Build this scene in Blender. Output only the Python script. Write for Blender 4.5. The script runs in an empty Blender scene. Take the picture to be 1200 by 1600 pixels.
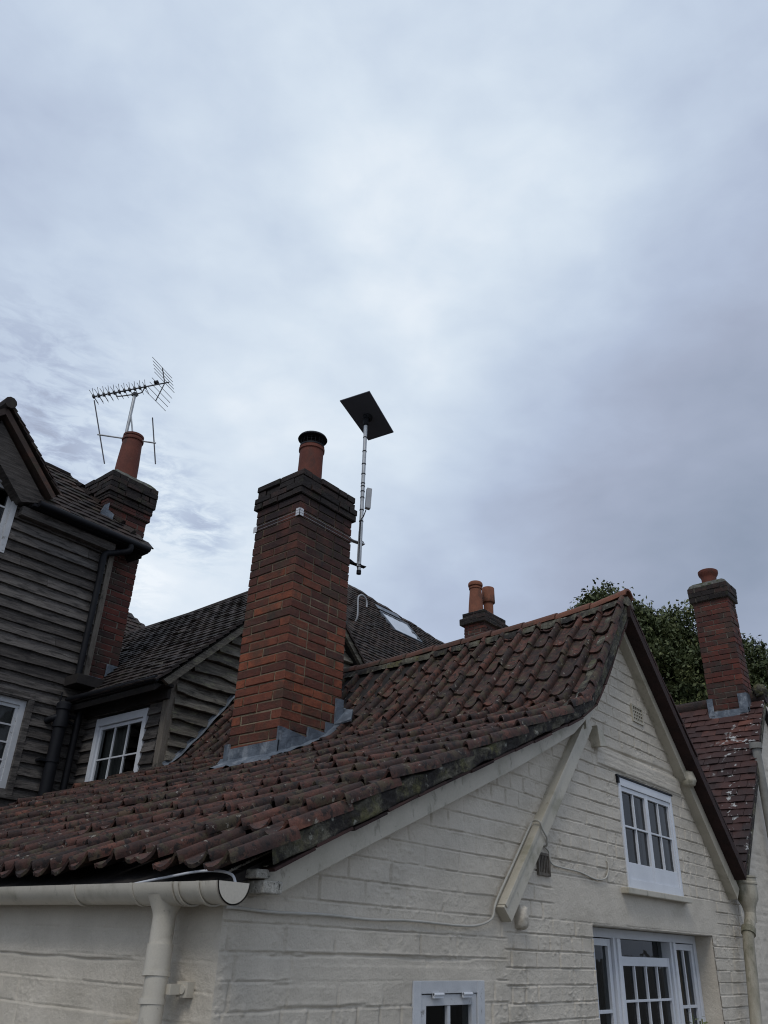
import bpy, math, random
import numpy as np
from mathutils import Vector, Matrix
random.seed(7); rng = np.random.default_rng(7)
sc = bpy.context.scene; col = sc.collection

# ------------------------------------------------------------------ camera
FW = Vector((0.66485104, 0.57351816, 0.4785917)); RT = Vector((0.63891092, -0.76855404, 0.03342957)); UP = Vector((-0.38699605, -0.28355177, 0.87740096))
cam = bpy.data.cameras.new('camera'); co = bpy.data.objects.new('camera', cam); col.objects.link(co)
m = Matrix((RT, UP, -FW)).transposed().to_4x4(); m.translation = Vector((-1.74741625, -2.08125631, 1.65)); co.matrix_world = m
cam.sensor_fit = 'VERTICAL'; cam.sensor_height = 36; cam.lens = 1250/1600*36; cam.clip_start = .05; cam.clip_end = 2000
sc.camera = co
sc.render.resolution_x = 768; sc.render.resolution_y = 1024
sc.view_settings.view_transform = 'Standard'; sc.view_settings.look = 'None'; sc.view_settings.exposure = .22; sc.view_settings.gamma = 1; sc.cycles.filter_width = 1.1

# ------------------------------------------------------------------ sky and sun
SUN_EL, SUN_AZ = math.radians(52), math.radians(205)      # azimuth measured from +X, counter-clockwise
w = bpy.data.worlds.new('World'); sc.world = w; w.use_nodes = True
nt = w.node_tree; N = nt.nodes; L = nt.links; N.clear()
def node(nt, t, **kw):
    n = nt.nodes.new(t)
    for k, v in kw.items(): setattr(n, k, v)
    return n
out = node(nt, 'ShaderNodeOutputWorld'); bg = node(nt, 'ShaderNodeBackground'); bg.inputs['Strength'].default_value = .1
L.new(bg.outputs[0], out.inputs[0])
sky = node(nt, 'ShaderNodeTexSky', sky_type='NISHITA', sun_disc=False, sun_elevation=SUN_EL, sun_rotation=math.pi/2 - SUN_AZ, air_density=1.2, dust_density=2)
tc = node(nt, 'ShaderNodeTexCoord')
def vmath(op, a, b=None):
    n = node(nt, 'ShaderNodeVectorMath', operation=op)
    for i, x in enumerate((a, b)):
        if x is None: continue
        if isinstance(x, (tuple, list)): n.inputs[i].default_value = x
        else: L.new(x, n.inputs[i])
    return n
def fmath(op, a, b=None, c=None, clamp=False):
    n = node(nt, 'ShaderNodeMath', operation=op); n.use_clamp = clamp
    for i, x in enumerate((a, b, c)):
        if x is None: continue
        if isinstance(x, (int, float)): n.inputs[i].default_value = x
        else: L.new(x, n.inputs[i])
    return n.outputs[0]
dirv = tc.outputs['Generated']
def noise(vec, scale, detail=6, rough=.55, dist=0.0, loc=(0, 0, 0), sc3=(1, 1, 1)):
    mp = node(nt, 'ShaderNodeMapping'); mp.inputs['Location'].default_value = loc; mp.inputs['Scale'].default_value = sc3; L.new(vec, mp.inputs[0])
    n = node(nt, 'ShaderNodeTexNoise'); n.inputs['Scale'].default_value = scale; n.inputs['Detail'].default_value = detail
    n.inputs['Roughness'].default_value = rough; n.inputs['Distortion'].default_value = dist; L.new(mp.outputs[0], n.inputs['Vector'])
    return n.outputs['Fac']
def blob(d, k):      # broad brighter or darker part of the cloud deck round direction d
    dp = vmath('DOT_PRODUCT', dirv, Vector(d).normalized()[:]).outputs['Value']
    return fmath('POWER', fmath('MAXIMUM', dp, 0.0), k)
def pix(x, y):
    v = FW + RT*((x-600)/1250) - UP*((y-800)/1250); return v.normalized()
n1 = noise(dirv, 1.7, 4, .5, .2, (3.1, 1.2, .4), (1, 1, 1.7))
n2 = noise(dirv, 5.0, 6, .5, .25, (.3, 5.2, 1.4), (1, 1, 1.9))
n3 = noise(dirv, 14.0, 6, .5, .3, (2.3, .2, 7.4), (1, 1, 1.8))
v = fmath('MULTIPLY_ADD', n1, .6, -.30)
v = fmath('MULTIPLY_ADD', fmath('MULTIPLY_ADD', n2, 1.0, -.5), .42, v)
v = fmath('MULTIPLY_ADD', fmath('MULTIPLY_ADD', n3, 1.0, -.5), .17, v)
for (px_, py_, k_, a_) in ((420, 700, 14, .22), (250, 930, 70, .30), (660, 430, 26, .18), (860, 360, 60, .12), (1120, 130, 20, .10), (300, 360, 60, -.05), (1180, 780, 16, -.44), (1000, 560, 60, .06), (450, 370, 300, -.07), (250, 200, 30, .10), (500, -200, 8, .05)):
    v = fmath('MULTIPLY_ADD', blob(pix(px_, py_), k_), a_, v)
rag = noise(dirv, 22.0, 6, .62, .4, (9.3, 4.2, 1.4), (1, 1, 3.2))
rag = fmath('MULTIPLY_ADD', rag, 5.0, -2.1, clamp=True)
for (px_, py_, k_, a_) in ((320, 833, 1400, -.38), (240, 832, 1600, -.25), (240, 750, 700, -.30), (60, 738, 500, -.36), (110, 640, 400, -.14), (40, 560, 300, -.16), (200, 900, 800, .20)):
    v = fmath('MULTIPLY_ADD', fmath('MULTIPLY', blob(pix(px_, py_), k_), rag), a_, v)
v = fmath('ADD', v, .485, clamp=True)
cr = node(nt, 'ShaderNodeValToRGB'); L.new(v, cr.inputs[0])
e = cr.color_ramp.elements
stops = [(0.0, (.24, .285, .375)), (.28, (.335, .38, .49)), (.46, (.405, .47, .60)), (.64, (.50, .58, .70)), (.82, (.62, .70, .79)), (1.0, (.78, .83, .88))]
e[0].position, e[0].color = stops[0][0], stops[0][1]+(1,)
e[1].position, e[1].color = stops[-1][0], stops[-1][1]+(1,)
for p, c in stops[1:-1]:
    q = e.new(p); q.color = c+(1,)
up10 = vmath('MULTIPLY', cr.outputs[0], (10, 10, 10)).outputs[0]
mx = node(nt, 'ShaderNodeMix', data_type='RGBA'); mx.inputs['Factor'].default_value = .93
L.new(sky.outputs[0], mx.inputs['A']); L.new(up10, mx.inputs['B']); L.new(mx.outputs['Result'], bg.inputs['Color'])

sl = bpy.data.lights.new('sun', 'SUN'); sl.energy = .9; sl.angle = math.radians(20); sl.color = (1, .97, .92)
so = bpy.data.objects.new('sun', sl); col.objects.link(so)
sd = Vector((math.cos(SUN_AZ)*math.cos(SUN_EL), math.sin(SUN_AZ)*math.cos(SUN_EL), math.sin(SUN_EL)))
so.rotation_euler = sd.to_track_quat('Z', 'Y').to_euler()

# ------------------------------------------------------------------ materials
def mat(name, stops, rough=.85, mix=(.6, 6, .5), bump=(.5, 60, .004), bump2=None, over=(), stretch=(1, 1, 1), metal=0, spec=.3, fine_amt=.5):
    """stops: colour ramp driven by per-face tint and noise. over: (colour, scale, lo, hi[, loc, stretch]) patches. mix: (tint weight, noise scale, detail rough)"""
    m = bpy.data.materials.new(name); m.use_nodes = True; t = m.node_tree; t.nodes.clear()
    def nd(ty, **kw):
        n = t.nodes.new(ty)
        for k, v in kw.items(): setattr(n, k, v)
        return n
    o = nd('ShaderNodeOutputMaterial'); b = nd('ShaderNodeBsdfPrincipled'); t.links.new(b.outputs[0], o.inputs[0])
    b.inputs['Roughness'].default_value = rough; b.inputs['Metallic'].default_value = metal; b.inputs['Specular IOR Level'].default_value = spec
    g = nd('ShaderNodeNewGeometry'); at = nd('ShaderNodeAttribute', attribute_name='tint')
    def nz(scale, st=stretch, detail=6, rg=.6, loc=(0, 0, 0)):
        mp = nd('ShaderNodeMapping'); mp.inputs['Scale'].default_value = st; mp.inputs['Location'].default_value = loc
        t.links.new(g.outputs['Position'], mp.inputs[0])
        n = nd('ShaderNodeTexNoise'); n.inputs['Scale'].default_value = scale; n.inputs['Detail'].default_value = detail; n.inputs['Roughness'].default_value = rg
        t.links.new(mp.outputs[0], n.inputs['Vector']); return n.outputs['Fac']
    def mt(op, a, b_, c=None, clamp=False):
        n = nd('ShaderNodeMath', operation=op); n.use_clamp = clamp
        for i, x in enumerate((a, b_, c)):
            if x is None: continue
            if isinstance(x, (int, float)): n.inputs[i].default_value = x
            else: t.links.new(x, n.inputs[i])
        return n.outputs[0]
    def rng_(x, lo, hi):
        n = nd('ShaderNodeMapRange'); n.inputs['From Min'].default_value = lo; n.inputs['From Max'].default_value = hi; n.interpolation_type = 'SMOOTHSTEP'
        t.links.new(x, n.inputs['Value']); return n.outputs['Result']
    tw, ns, _ = mix
    n_ = rng_(nz(ns), .25, .75)
    f = mt('ADD', mt('MULTIPLY', at.outputs['Fac'], tw), mt('MULTIPLY', n_, 1-tw), clamp=True)
    r = nd('ShaderNodeValToRGB'); t.links.new(f, r.inputs[0]); el = r.color_ramp.elements
    el[0].position, el[0].color = stops[0][0], tuple(stops[0][1])+(1,); el[1].position, el[1].color = stops[-1][0], tuple(stops[-1][1])+(1,)
    for p, c in stops[1:-1]: q = el.new(p); q.color = tuple(c)+(1,)
    c = r.outputs[0]
    for ov in over:
        cc, s_, lo, hi = ov[:4]; loc = ov[4] if len(ov) > 4 else (s_, 1.7, .3); st = ov[5] if len(ov) > 5 else (1, 1, 1); amt = ov[6] if len(ov) > 6 else 1
        k = rng_(nz(s_, st, 7, .65, loc), lo, hi)
        if len(ov) > 7:      # only above / below a height: (z0, z1)
            sx = nd('ShaderNodeSeparateXYZ'); t.links.new(g.outputs['Position'], sx.inputs[0])
            ax, z0, z1 = ov[7]
            k = mt('MULTIPLY', k, rng_(sx.outputs[ax], z0, z1)) if z1 > z0 else mt('MULTIPLY', k, mt('SUBTRACT', 1.0, rng_(sx.outputs[ax], z1, z0)))
        if amt != 1: k = mt('MULTIPLY', k, amt)
        mm = nd('ShaderNodeMix', data_type='RGBA'); t.links.new(k, mm.inputs['Factor']); t.links.new(c, mm.inputs['A']); mm.inputs['B'].default_value = tuple(cc)+(1,); c = mm.outputs['Result']
    fine = nz(180, (1, 1, 1), 3, .6)
    mm = nd('ShaderNodeMix', data_type='RGBA', blend_type='MULTIPLY'); mm.inputs['Factor'].default_value = fine_amt
    rr = nd('ShaderNodeMapRange'); rr.inputs['From Min'].default_value = .3; rr.inputs['From Max'].default_value = .7; rr.inputs['To Min'].default_value = .55; rr.inputs['To Max'].default_value = 1.3
    t.links.new(fine, rr.inputs['Value']); t.links.new(c, mm.inputs['A']); t.links.new(rr.outputs[0], mm.inputs['B'])
    t.links.new(mm.outputs['Result'], b.inputs['Base Color'])
    last = None
    for bb in (bump, bump2):
        if not bb: continue
        bn = nd('ShaderNodeBump'); bn.inputs['Strength'].default_value = bb[0]; bn.inputs['Distance'].default_value = bb[2]
        t.links.new(nz(bb[1], stretch, 6, .65), bn.inputs['Height'])
        if last: t.links.new(last, bn.inputs['Normal'])
        last = bn.outputs[0]
    if last: t.links.new(last, b.inputs['Normal'])
    return m
MOSS = (.045, .052, .022); LICH = (.26, .26, .20); SOOT = (.016, .013, .014)
M = {}
M['brick'] = mat('brick', [(0, (.024, .020, .020)), (.08, (.070, .032, .025)), (.4, (.115, .040, .027)), (.72, (.175, .056, .032)), (.90, (.26, .078, .038)), (1, (.20, .11, .065))],
    mix=(.72, 14, 0), bump=(.9, 45, .007), bump2=(.6, 160, .003), over=[((.21, .12, .07), 8, .56, .72, (5, 2, 3), (1, 1, 1), .35), ((.055, .048, .034), 5, .48, .68, (1, 2, 3), (1, 1, 1), .6), (SOOT, 4.5, .22, .62, (4, 2, 1), (1, 1, .6), .9, (2, 3.75, 4.75)), ((.30, .27, .24), 30, .70, .78, (3, 3, 3), (1, 1, 1), .5)])
M['old_brick'] = mat('old_brick', [(0, (.03, .018, .018)), (.3, (.065, .025, .02)), (.7, (.12, .035, .025)), (1, (.17, .055, .035))],
    mix=(.75, 9, 0), bump=(.6, 45, .006), bump2=(.4, 160, .003), over=[((.05, .045, .035), 4, .45, .65, (1, 2, 3), (1, 1, 1), .7), ((.30, .27, .22), 26, .68, .76, (3, 3, 3), (1, 1, 1), .4)])
M['cap_brick'] = mat('cap_brick', [(0, (.010, .008, .008)), (.6, (.026, .020, .018)), (1, (.060, .033, .026))], mix=(.55, 12, 0), bump=(.9, 40, .012), bump2=(.5, 140, .005),
    over=[(MOSS, 9, .54, .68, (1, 1, 5), (1, 1, 1), .35), ((.15, .145, .125), 24, .64, .73, (7, 1, 2), (1, 1, 1), .6)])
M['mortar'] = mat('mortar', [(0, (.14, .11, .072)), (1, (.28, .22, .145))], mix=(.1, 12, 0), bump=(.8, 90, .005), over=[(SOOT, 3.5, .3, .65, (4, 2, 1), (1, 1, .6), .9, (2, 3.6, 4.6)), (MOSS, 6, .5, .7, (3, 2, 1), (1, 1, 1), .5)])
M['dark_mortar'] = mat('dark_mortar', [(0, (.08, .07, .058)), (1, (.20, .175, .14))], mix=(.1, 12, 0), bump=(.8, 90, .005))
M['flaunching'] = mat('flaunching', [(0, (.05, .05, .045)), (1, (.17, .165, .14))], mix=(.1, 14, 0), bump=(1, 50, .012), over=[(MOSS, 10, .48, .6)])
M['pantile'] = mat('pantile', [(0, (.018, .012, .012)), (.25, (.048, .024, .019)), (.55, (.084, .036, .026)), (.80, (.135, .052, .034)), (1, (.22, .095, .058))],
    mix=(.48, 11, 0), rough=.78, spec=.35, bump=(.6, 50, .006), bump2=(.5, 170, .003),
    over=[((.022, .016, .014), 8, .43, .60, (2, 9, 4), (1, 1, 1), .75), ((.062, .050, .028), 15, .50, .60, (5, 1, 4), (1, 1, 1), .75), ((.012, .010, .009), 34, .53, .60, (3, 6, 4), (1, 1, 1), .85), ((.26, .24, .20), 34, .62, .68, (8, 1, 3), (1, 1, 1), .75)])
M['dark_tile'] = mat('dark_tile', [(0, (.016, .013, .013)), (.5, (.036, .026, .023)), (.85, (.055, .036, .028)), (1, (.10, .05, .035))], mix=(.7, 8, 0), rough=.8,
    bump=(.6, 50, .006), over=[((.05, .048, .028), 8, .5, .66, (5, 1, 4), (1, 1, 1), .5), ((.15, .145, .12), 26, .66, .74, (8, 1, 3), (1, 1, 1), .5)])
M['red_tile'] = mat('red_tile', [(0, (.020, .014, .014)), (.4, (.040, .021, .019)), (.78, (.072, .032, .026)), (1, (.18, .066, .042))], mix=(.7, 3.5, 0), rough=.8, bump=(.6, 50, .006),
    over=[((.03, .022, .021), 1.6, .44, .6, (2, 4, 4), (1, 1, 1), .8, (2, 4.4, 3.4)), ((.42, .42, .40), 7.5, .575, .62, (5, 2, 3), (1, 1, 1), .9, (1, 1.6, 1.2))])
M['ridge_tile'] = mat('ridge_tile', [(0, (.05, .028, .022)), (.5, (.12, .055, .038)), (1, (.23, .088, .05))], mix=(.6, 9, 0), bump=(.5, 60, .005), over=[((.05, .045, .032), 9, .5, .64, (1, 3, 1), (1, 1, 1), .8), ((.35, .32, .27), 30, .66, .74, (6, 3, 1), (1, 1, 1), .5)])
M['verge_mortar'] = mat('verge_mortar', [(0, (.030, .029, .024)), (.5, (.085, .078, .058)), (1, (.19, .18, .135))], mix=(.3, 14, 0), bump=(1, 40, .016), bump2=(.6, 140, .005),
    over=[((.12, .115, .045), 8, .52, .64, (1, 6, 1), (1, 1, 1), .7), (SOOT, 6, .47, .56, (9, 6, 1), (1, 1, 1), .85), ((.33, .33, .28), 16, .60, .67, (6, 6, 2), (1, 1, 1), .8)])
M['paint'] = mat('cream_paint', fine_amt=.15, stops=[(0, (.50, .45, .37)), (1, (.62, .56, .465))], rough=.55, spec=.3, mix=(.1, 4, 0), bump=(.7, 55, .007), bump2=(.35, 220, .002),
    over=[((.33, .29, .22), 2.2, .5, .78, (4, 2, 7), (1, 1, 2.5), .5), ((.20, .18, .13), 16, .64, .80, (4, 9, 7), (1, 1, 2), .5), ((.60, .56, .49), 9, .60, .75, (1, 9, 2), (1, 1, 1), .4)])
M['trim'] = mat('cream_trim_paint', fine_amt=.12, stops=[(0, (.40, .365, .29)), (1, (.52, .48, .395))], rough=.5, spec=.35, mix=(.2, 5, 0), bump=(.25, 60, .003),
    over=[((.19, .18, .115), 5, .50, .70, (4, 2, 7), (1, 1, 1), .6), ((.10, .095, .06), 18, .58, .72, (4, 1, 7), (1, 1, .5), .6), ((.04, .04, .03), 70, .66, .73, (4, 1, 9), (1, 1, 1), .7)])
M['plastic'] = mat('cream_plastic', fine_amt=.12, stops=[(0, (.46, .42, .345)), (1, (.54, .50, .42))], rough=.38, spec=.45, mix=(.2, 5, 0), bump=(.1, 60, .002),
    over=[((.22, .20, .14), 5, .50, .72, (4, 2, 7), (1, 1, 1), .6), ((.10, .09, .06), 24, .60, .72, (4, 1, 7), (1, 1, .4), .5), ((.05, .045, .03), 90, .66, .72, (4, 1, 7), (1, 1, 1), .6)])
M['grimy'] = mat('grimy_cream_paint', fine_amt=.2, stops=[(0, (.20, .185, .135)), (.6, (.34, .31, .245)), (1, (.44, .41, .33))], rough=.6, mix=(0, 9, 0), stretch=(1, 1, .35), bump=(.5, 60, .004), over=[((.09, .09, .05), 10, .50, .66, (1, 2, 3), (1, 1, .4), .7)])
M['rough_paint'] = mat('rough_painted_timber', [(0, (.20, .19, .16)), (.5, (.38, .36, .31)), (1, (.52, .49, .43))], mix=(0, 30, 0), bump=(1, 60, .012), over=[((.08, .075, .06), 45, .56, .64)])
M['white'] = mat('white_paint', fine_amt=.12, stops=[(0, (.55, .57, .60)), (1, (.66, .68, .71))], rough=.4, spec=.4, mix=(.3, 6, 0), bump=(.2, 60, .003), over=[((.22, .22, .19), 14, .66, .8, (2, 2, 2), (1, 1, 1), .6)])
M['old_white'] = mat('weathered_white_paint', fine_amt=.12, stops=[(0, (.42, .43, .44)), (1, (.56, .57, .58))], rough=.6, mix=(.3, 6, 0), bump=(.4, 50, .005), over=[((.16, .15, .13), 18, .6, .7, (2, 2, 2), (1, 1, 1), .8)])
M['board'] = mat('weathered_board', [(0, (.020, .017, .015)), (.45, (.068, .060, .054)), (1, (.20, .182, .165))], mix=(.6, 5, 0), stretch=(1.2, 1.2, 14), rough=.85, bump=(.9, 12, .010), bump2=(.6, 60, .004),
    over=[((.02, .018, .018), 5, .5, .64, (2, 2, 2), (1, 1, 6), .75), ((.15, .14, .10), 22, .64, .74, (4, 2, 2), (1, 1, 4), .4)])
M['mossy_board'] = mat('lichened_board', [(0, (.030, .026, .022)), (.5, (.12, .108, .088)), (1, (.27, .245, .20))], mix=(.5, 5, 0), stretch=(1.2, 1.2, 12), rough=.9, bump=(.9, 12, .01), bump2=(.5, 60, .003),
    over=[((.19, .19, .12), 9, .52, .66, (2, 7, 2), (1, 1, 3), .7), ((.02, .018, .016), 6, .52, .66, (2, 2, 8), (1, 1, 3), .7)])
M['post'] = mat('weathered_post', [(0, (.09, .078, .062)), (1, (.20, .175, .145))], mix=(.3, 5, 0), stretch=(12, 12, 1.2), rough=.9, bump=(.8, 12, .006), over=[((.04, .035, .03), 6, .55, .7)])
M['dark_wood'] = mat('dark_wood', [(0, (.012, .011, .011)), (1, (.034, .029, .026))], mix=(.3, 8, 0), bump=(.6, 40, .005))
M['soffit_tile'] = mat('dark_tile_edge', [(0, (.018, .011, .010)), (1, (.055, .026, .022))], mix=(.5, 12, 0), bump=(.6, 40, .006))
M['lead'] = mat('lead', fine_amt=.12, stops=[(0, (.07, .085, .105)), (1, (.15, .175, .205))], mix=(0, 9, 0), rough=.5, spec=.5, metal=.15, bump=(.9, 14, .016), bump2=(.3, 80, .003), over=[((.28, .30, .32), 11, .52, .66, (3, 3, 3), (1, 1, .5), .7), ((.05, .06, .07), 12, .58, .7, (6, 3, 3), (1, 1, 1), .6)])
M['slate'] = mat('slate', [(0, (.05, .06, .075)), (1, (.10, .115, .14))], mix=(.6, 6, 0), rough=.5, bump=(.4, 30, .005))
M['pot'] = mat('red_clay', [(0, (.10, .032, .022)), (1, (.175, .055, .035))], mix=(.3, 7, 0), rough=.8, bump=(.4, 40, .004), over=[((.05, .035, .03), 5, .52, .7, (3, 3, 3), (1, 1, .5), .7), ((.12, .11, .07), 14, .62, .74, (3, 8, 3), (1, 1, 1), .4)])
M['orange_pot'] = mat('orange_clay', [(0, (.15, .058, .035)), (1, (.26, .10, .055))], mix=(.3, 7, 0), rough=.8, bump=(.4, 40, .004), over=[((.06, .04, .03), 5, .5, .66, (3, 3, 3), (1, 1, .5), .7)])
M['black'] = mat('black_paint', fine_amt=.12, stops=[(0, (.006, .006, .008)), (1, (.011, .012, .015))], mix=(.2, 7, 0), rough=.6, spec=.2, bump=(.2, 40, .003))
M['metal'] = mat('galvanised_metal', [(0, (.32, .33, .33)), (1, (.52, .53, .53))], mix=(.2, 9, 0), rough=.4, metal=.6, bump=(.1, 50, .002), over=[((.12, .11, .10), 14, .6, .7)])
M['alu'] = mat('dull_aluminium', [(0, (.06, .06, .062)), (1, (.12, .12, .125))], mix=(.2, 9, 0), rough=.5, metal=.4, bump=(.1, 50, .002))
M['panel'] = mat('grey_panel_back', fine_amt=.12, stops=[(0, (.085, .088, .105)), (1, (.10, .105, .125))], mix=(.2, 2, 0), rough=.5, bump=None)
M['greybox'] = mat('grey_plastic', fine_amt=.12, stops=[(0, (.30, .31, .32)), (1, (.42, .43, .44))], mix=(.2, 9, 0), rough=.5, bump=None)
M['oldpipe'] = mat('dull_grey_pipe', fine_amt=.12, stops=[(0, (.16, .155, .14)), (1, (.24, .235, .21))], mix=(.2, 9, 0), rough=.6, bump=(.2, 50, .003))
M['cable'] = mat('cable_sheath', fine_amt=.12, stops=[(0, (.38, .36, .31)), (1, (.50, .48, .43))], mix=(.2, 9, 0), rough=.5, bump=None)
M['wirew'] = mat('white_cable', fine_amt=.12, stops=[(0, (.5, .51, .53)), (1, (.62, .63, .65))], mix=(.2, 9, 0), rough=.5, bump=None)
M['dark'] = mat('dark_interior', fine_amt=.12, stops=[(0, (.012, .012, .013)), (1, (.02, .02, .021))], mix=(.2, 2, 0), rough=.9, bump=None)
M['curtain'] = mat('net_curtain', [(0, (.20, .195, .18)), (1, (.28, .27, .25))], mix=(.5, 20, 0), stretch=(3, 3, .2), bump=None)
M['ground'] = mat('gravel', [(0, (.09, .085, .075)), (1, (.17, .16, .14))], mix=(.1, 3, 0), bump=(.8, 30, .02))
M['leaf'] = mat('leaf', [(0, (.032, .045, .019)), (.5, (.078, .098, .038)), (.85, (.14, .155, .058)), (1, (.20, .17, .065))], mix=(.85, 2, 0), rough=.6, bump=None)
M['bark'] = mat('bark', [(0, (.03, .025, .02)), (1, (.07, .06, .045))], mix=(.3, 9, 0), bump=(.8, 20, .02))
def glass():
    m = bpy.data.materials.new('window_glass'); m.use_nodes = True; t = m.node_tree; t.nodes.clear()
    nd = t.nodes.new; o = nd('ShaderNodeOutputMaterial'); tr = nd('ShaderNodeBsdfTransparent'); tr.inputs[0].default_value = (.55, .58, .58, 1)
    gl = nd('ShaderNodeBsdfGlossy'); gl.inputs['Roughness'].default_value = .02; fr = nd('ShaderNodeFresnel'); fr.inputs['IOR'].default_value = 1.36
    mx = nd('ShaderNodeMixShader'); t.links.new(fr.outputs[0], mx.inputs[0]); t.links.new(tr.outputs[0], mx.inputs[1]); t.links.new(gl.outputs[0], mx.inputs[2]); t.links.new(mx.outputs[0], o.inputs[0])
    g = nd('ShaderNodeNewGeometry'); n = nd('ShaderNodeTexNoise'); n.inputs['Scale'].default_value = 7; t.links.new(g.outputs['Position'], n.inputs['Vector'])
    b = nd('ShaderNodeBump'); b.inputs['Strength'].default_value = .25; b.inputs['Distance'].default_value = .01; t.links.new(n.outputs['Fac'], b.inputs['Height'])
    t.links.new(b.outputs[0], gl.inputs['Normal']); return m
M['glass'] = glass()
M['skyglass'] = mat('skylight_glass_painted_sheen', fine_amt=.12, stops=[(0, (.42, .46, .50)), (1, (.5, .54, .58))], mix=(.1, 3, 0), rough=.15, spec=1.0, bump=None)  # opaque pane; pale base colour stands in for bright sky reflected at grazing angle

# ------------------------------------------------------------------ mesh helpers
class MB:
    def __init__(s): s.v = []; s.f = []; s.t = []; s.n = 0
    def add(s, vs, fs, t=None):
        b = s.n; vs = [tuple(map(float, p)) for p in vs]; s.v += vs; s.n += len(vs)
        t = random.random() if t is None else t
        for f in fs: s.f.append(tuple(b+i for i in f)); s.t.append(t)
    def hexa(s, p, t=None):       # 8 points: bottom 4 (ccw), top 4
        s.add(p, [(3, 2, 1, 0), (4, 5, 6, 7), (0, 1, 5, 4), (1, 2, 6, 5), (2, 3, 7, 6), (3, 0, 4, 7)], t)
    def box(s, x0, x1, y0, y1, z0, z1, t=None):
        s.hexa([(x0, y0, z0), (x1, y0, z0), (x1, y1, z0), (x0, y1, z0), (x0, y0, z1), (x1, y0, z1), (x1, y1, z1), (x0, y1, z1)], t)
    def obox(s, O, A, B, Cc, t=None):     # corner O and three edge vectors
        O, A, B, Cc = map(Vector, (O, A, B, Cc))
        s.hexa([O, O+A, O+A+B, O+B, O+Cc, O+A+Cc, O+A+B+Cc, O+B+Cc], t)
    def prism(s, pts, ext, t=None):
        n = len(pts); e = Vector(ext); a = [Vector(p) for p in pts]; b = [p+e for p in a]
        s.add(a+b, [tuple(range(n-1, -1, -1)), tuple(range(n, 2*n))]+[(i, (i+1) % n, n+(i+1) % n, n+i) for i in range(n)], t)
    def tube(s, pts, r, n=10, t=None, cap=True):
        P = [Vector(p) for p in pts]; rs = r if isinstance(r, (list, tuple)) else [r]*len(P); vs = []; ref = None
        for i, p in enumerate(P):
            d = (P[min(i+1, len(P)-1)]-P[max(i-1, 0)]).normalized()
            if ref is None: ref = Vector((0, 0, 1)) if abs(d.z) < .9 else Vector((1, 0, 0))
            a = d.cross(ref).normalized(); b = a.cross(d).normalized(); ref = b
            for k in range(n):
                an = 2*math.pi*k/n; vs.append(p+(a*math.cos(an)+b*math.sin(an))*rs[i])
        fs = [(i*n+k, i*n+(k+1) % n, (i+1)*n+(k+1) % n, (i+1)*n+k) for i in range(len(P)-1) for k in range(n)]
        if cap: fs += [tuple(range(n-1, -1, -1)), tuple(range((len(P)-1)*n, len(P)*n))]
        s.add(vs, fs, t)
    def lathe(s, c, prof, n=28, t=None, axis=None):     # prof: (r, h)
        c = Vector(c); q = Vector(axis or (0, 0, 1)).to_track_quat('Z', 'Y'); vs = []
        for r, h in prof:
            for k in range(n):
                an = 2*math.pi*k/n; vs.append(c+q @ Vector((r*math.cos(an), r*math.sin(an), h)))
        fs = [(i*n+k, i*n+(k+1) % n, (i+1)*n+(k+1) % n, (i+1)*n+k) for i in range(len(prof)-1) for k in range(n)]
        s.add(vs, fs, t)
    def build(s, name, m, parent=None, smooth=False, bevel=0):
        me = bpy.data.meshes.new(name); off = root_loc(parent) if parent else Vector((0, 0, 0))
        vs = np.array(s.v, dtype=np.float64)-np.array(off); me.from_pydata(vs.tolist(), [], s.f); me.update()
        a = me.attributes.new('tint', 'FLOAT', 'FACE'); a.data.foreach_set('value', np.array(s.t, dtype=np.float32))
        me.materials.append(m)
        if smooth: me.polygons.foreach_set('use_smooth', [True]*len(me.polygons))
        o = bpy.data.objects.new(name, me); col.objects.link(o)
        if parent: o.parent = parent
        if bevel:
            bv = o.modifiers.new('bevel', 'BEVEL'); bv.width = bevel; bv.segments = 2; bv.limit_method = 'ANGLE'; bv.angle_limit = math.radians(40)
        if smooth == 'auto':
            me.set_sharp_from_angle(angle=math.radians(38))
        return o
def root_loc(o):
    while o.parent: o = o.parent
    return o.location
def tag(o, label, cat, group=None):
    o['label'] = label; o['category'] = cat
    if group: o['group'] = group
    return o
def thing(name, label, cat, loc, group=None):
    o = bpy.data.objects.new(name, None); o.empty_display_size = .2; col.objects.link(o); o.location = loc
    return tag(o, label, cat, group)
def struct(o, kind='structure'): o['kind'] = kind; return o

_lat = rng.random((64, 64))
def vnoise(x, y, seed=0):
    x = x+seed*7.31; y = y+seed*3.77
    xi = np.floor(x).astype(int); yi = np.floor(y).astype(int); fx = x-xi; fy = y-yi; fx = fx*fx*(3-2*fx); fy = fy*fy*(3-2*fy)
    g = lambda a, b: _lat[a % 64, b % 64]
    return (g(xi, yi)*(1-fx)+g(xi+1, yi)*fx)*(1-fy)+(g(xi, yi+1)*(1-fx)+g(xi+1, yi+1)*fx)*fy
def fbm(x, y, o=4, seed=0):
    s = 0; a = .5; t = 0
    for i in range(o): s = s+a*vnoise(x*2**i, y*2**i, seed+i*3); t += a; a *= .5
    return s/t
def sst(a, b, x): t = np.clip((x-a)/(b-a), 0, 1); return t*t*(3-2*t)
def hsh(a, b, s=0): return _lat[(a*17+s*5) % 64, (b*29+s*11) % 64]

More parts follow.
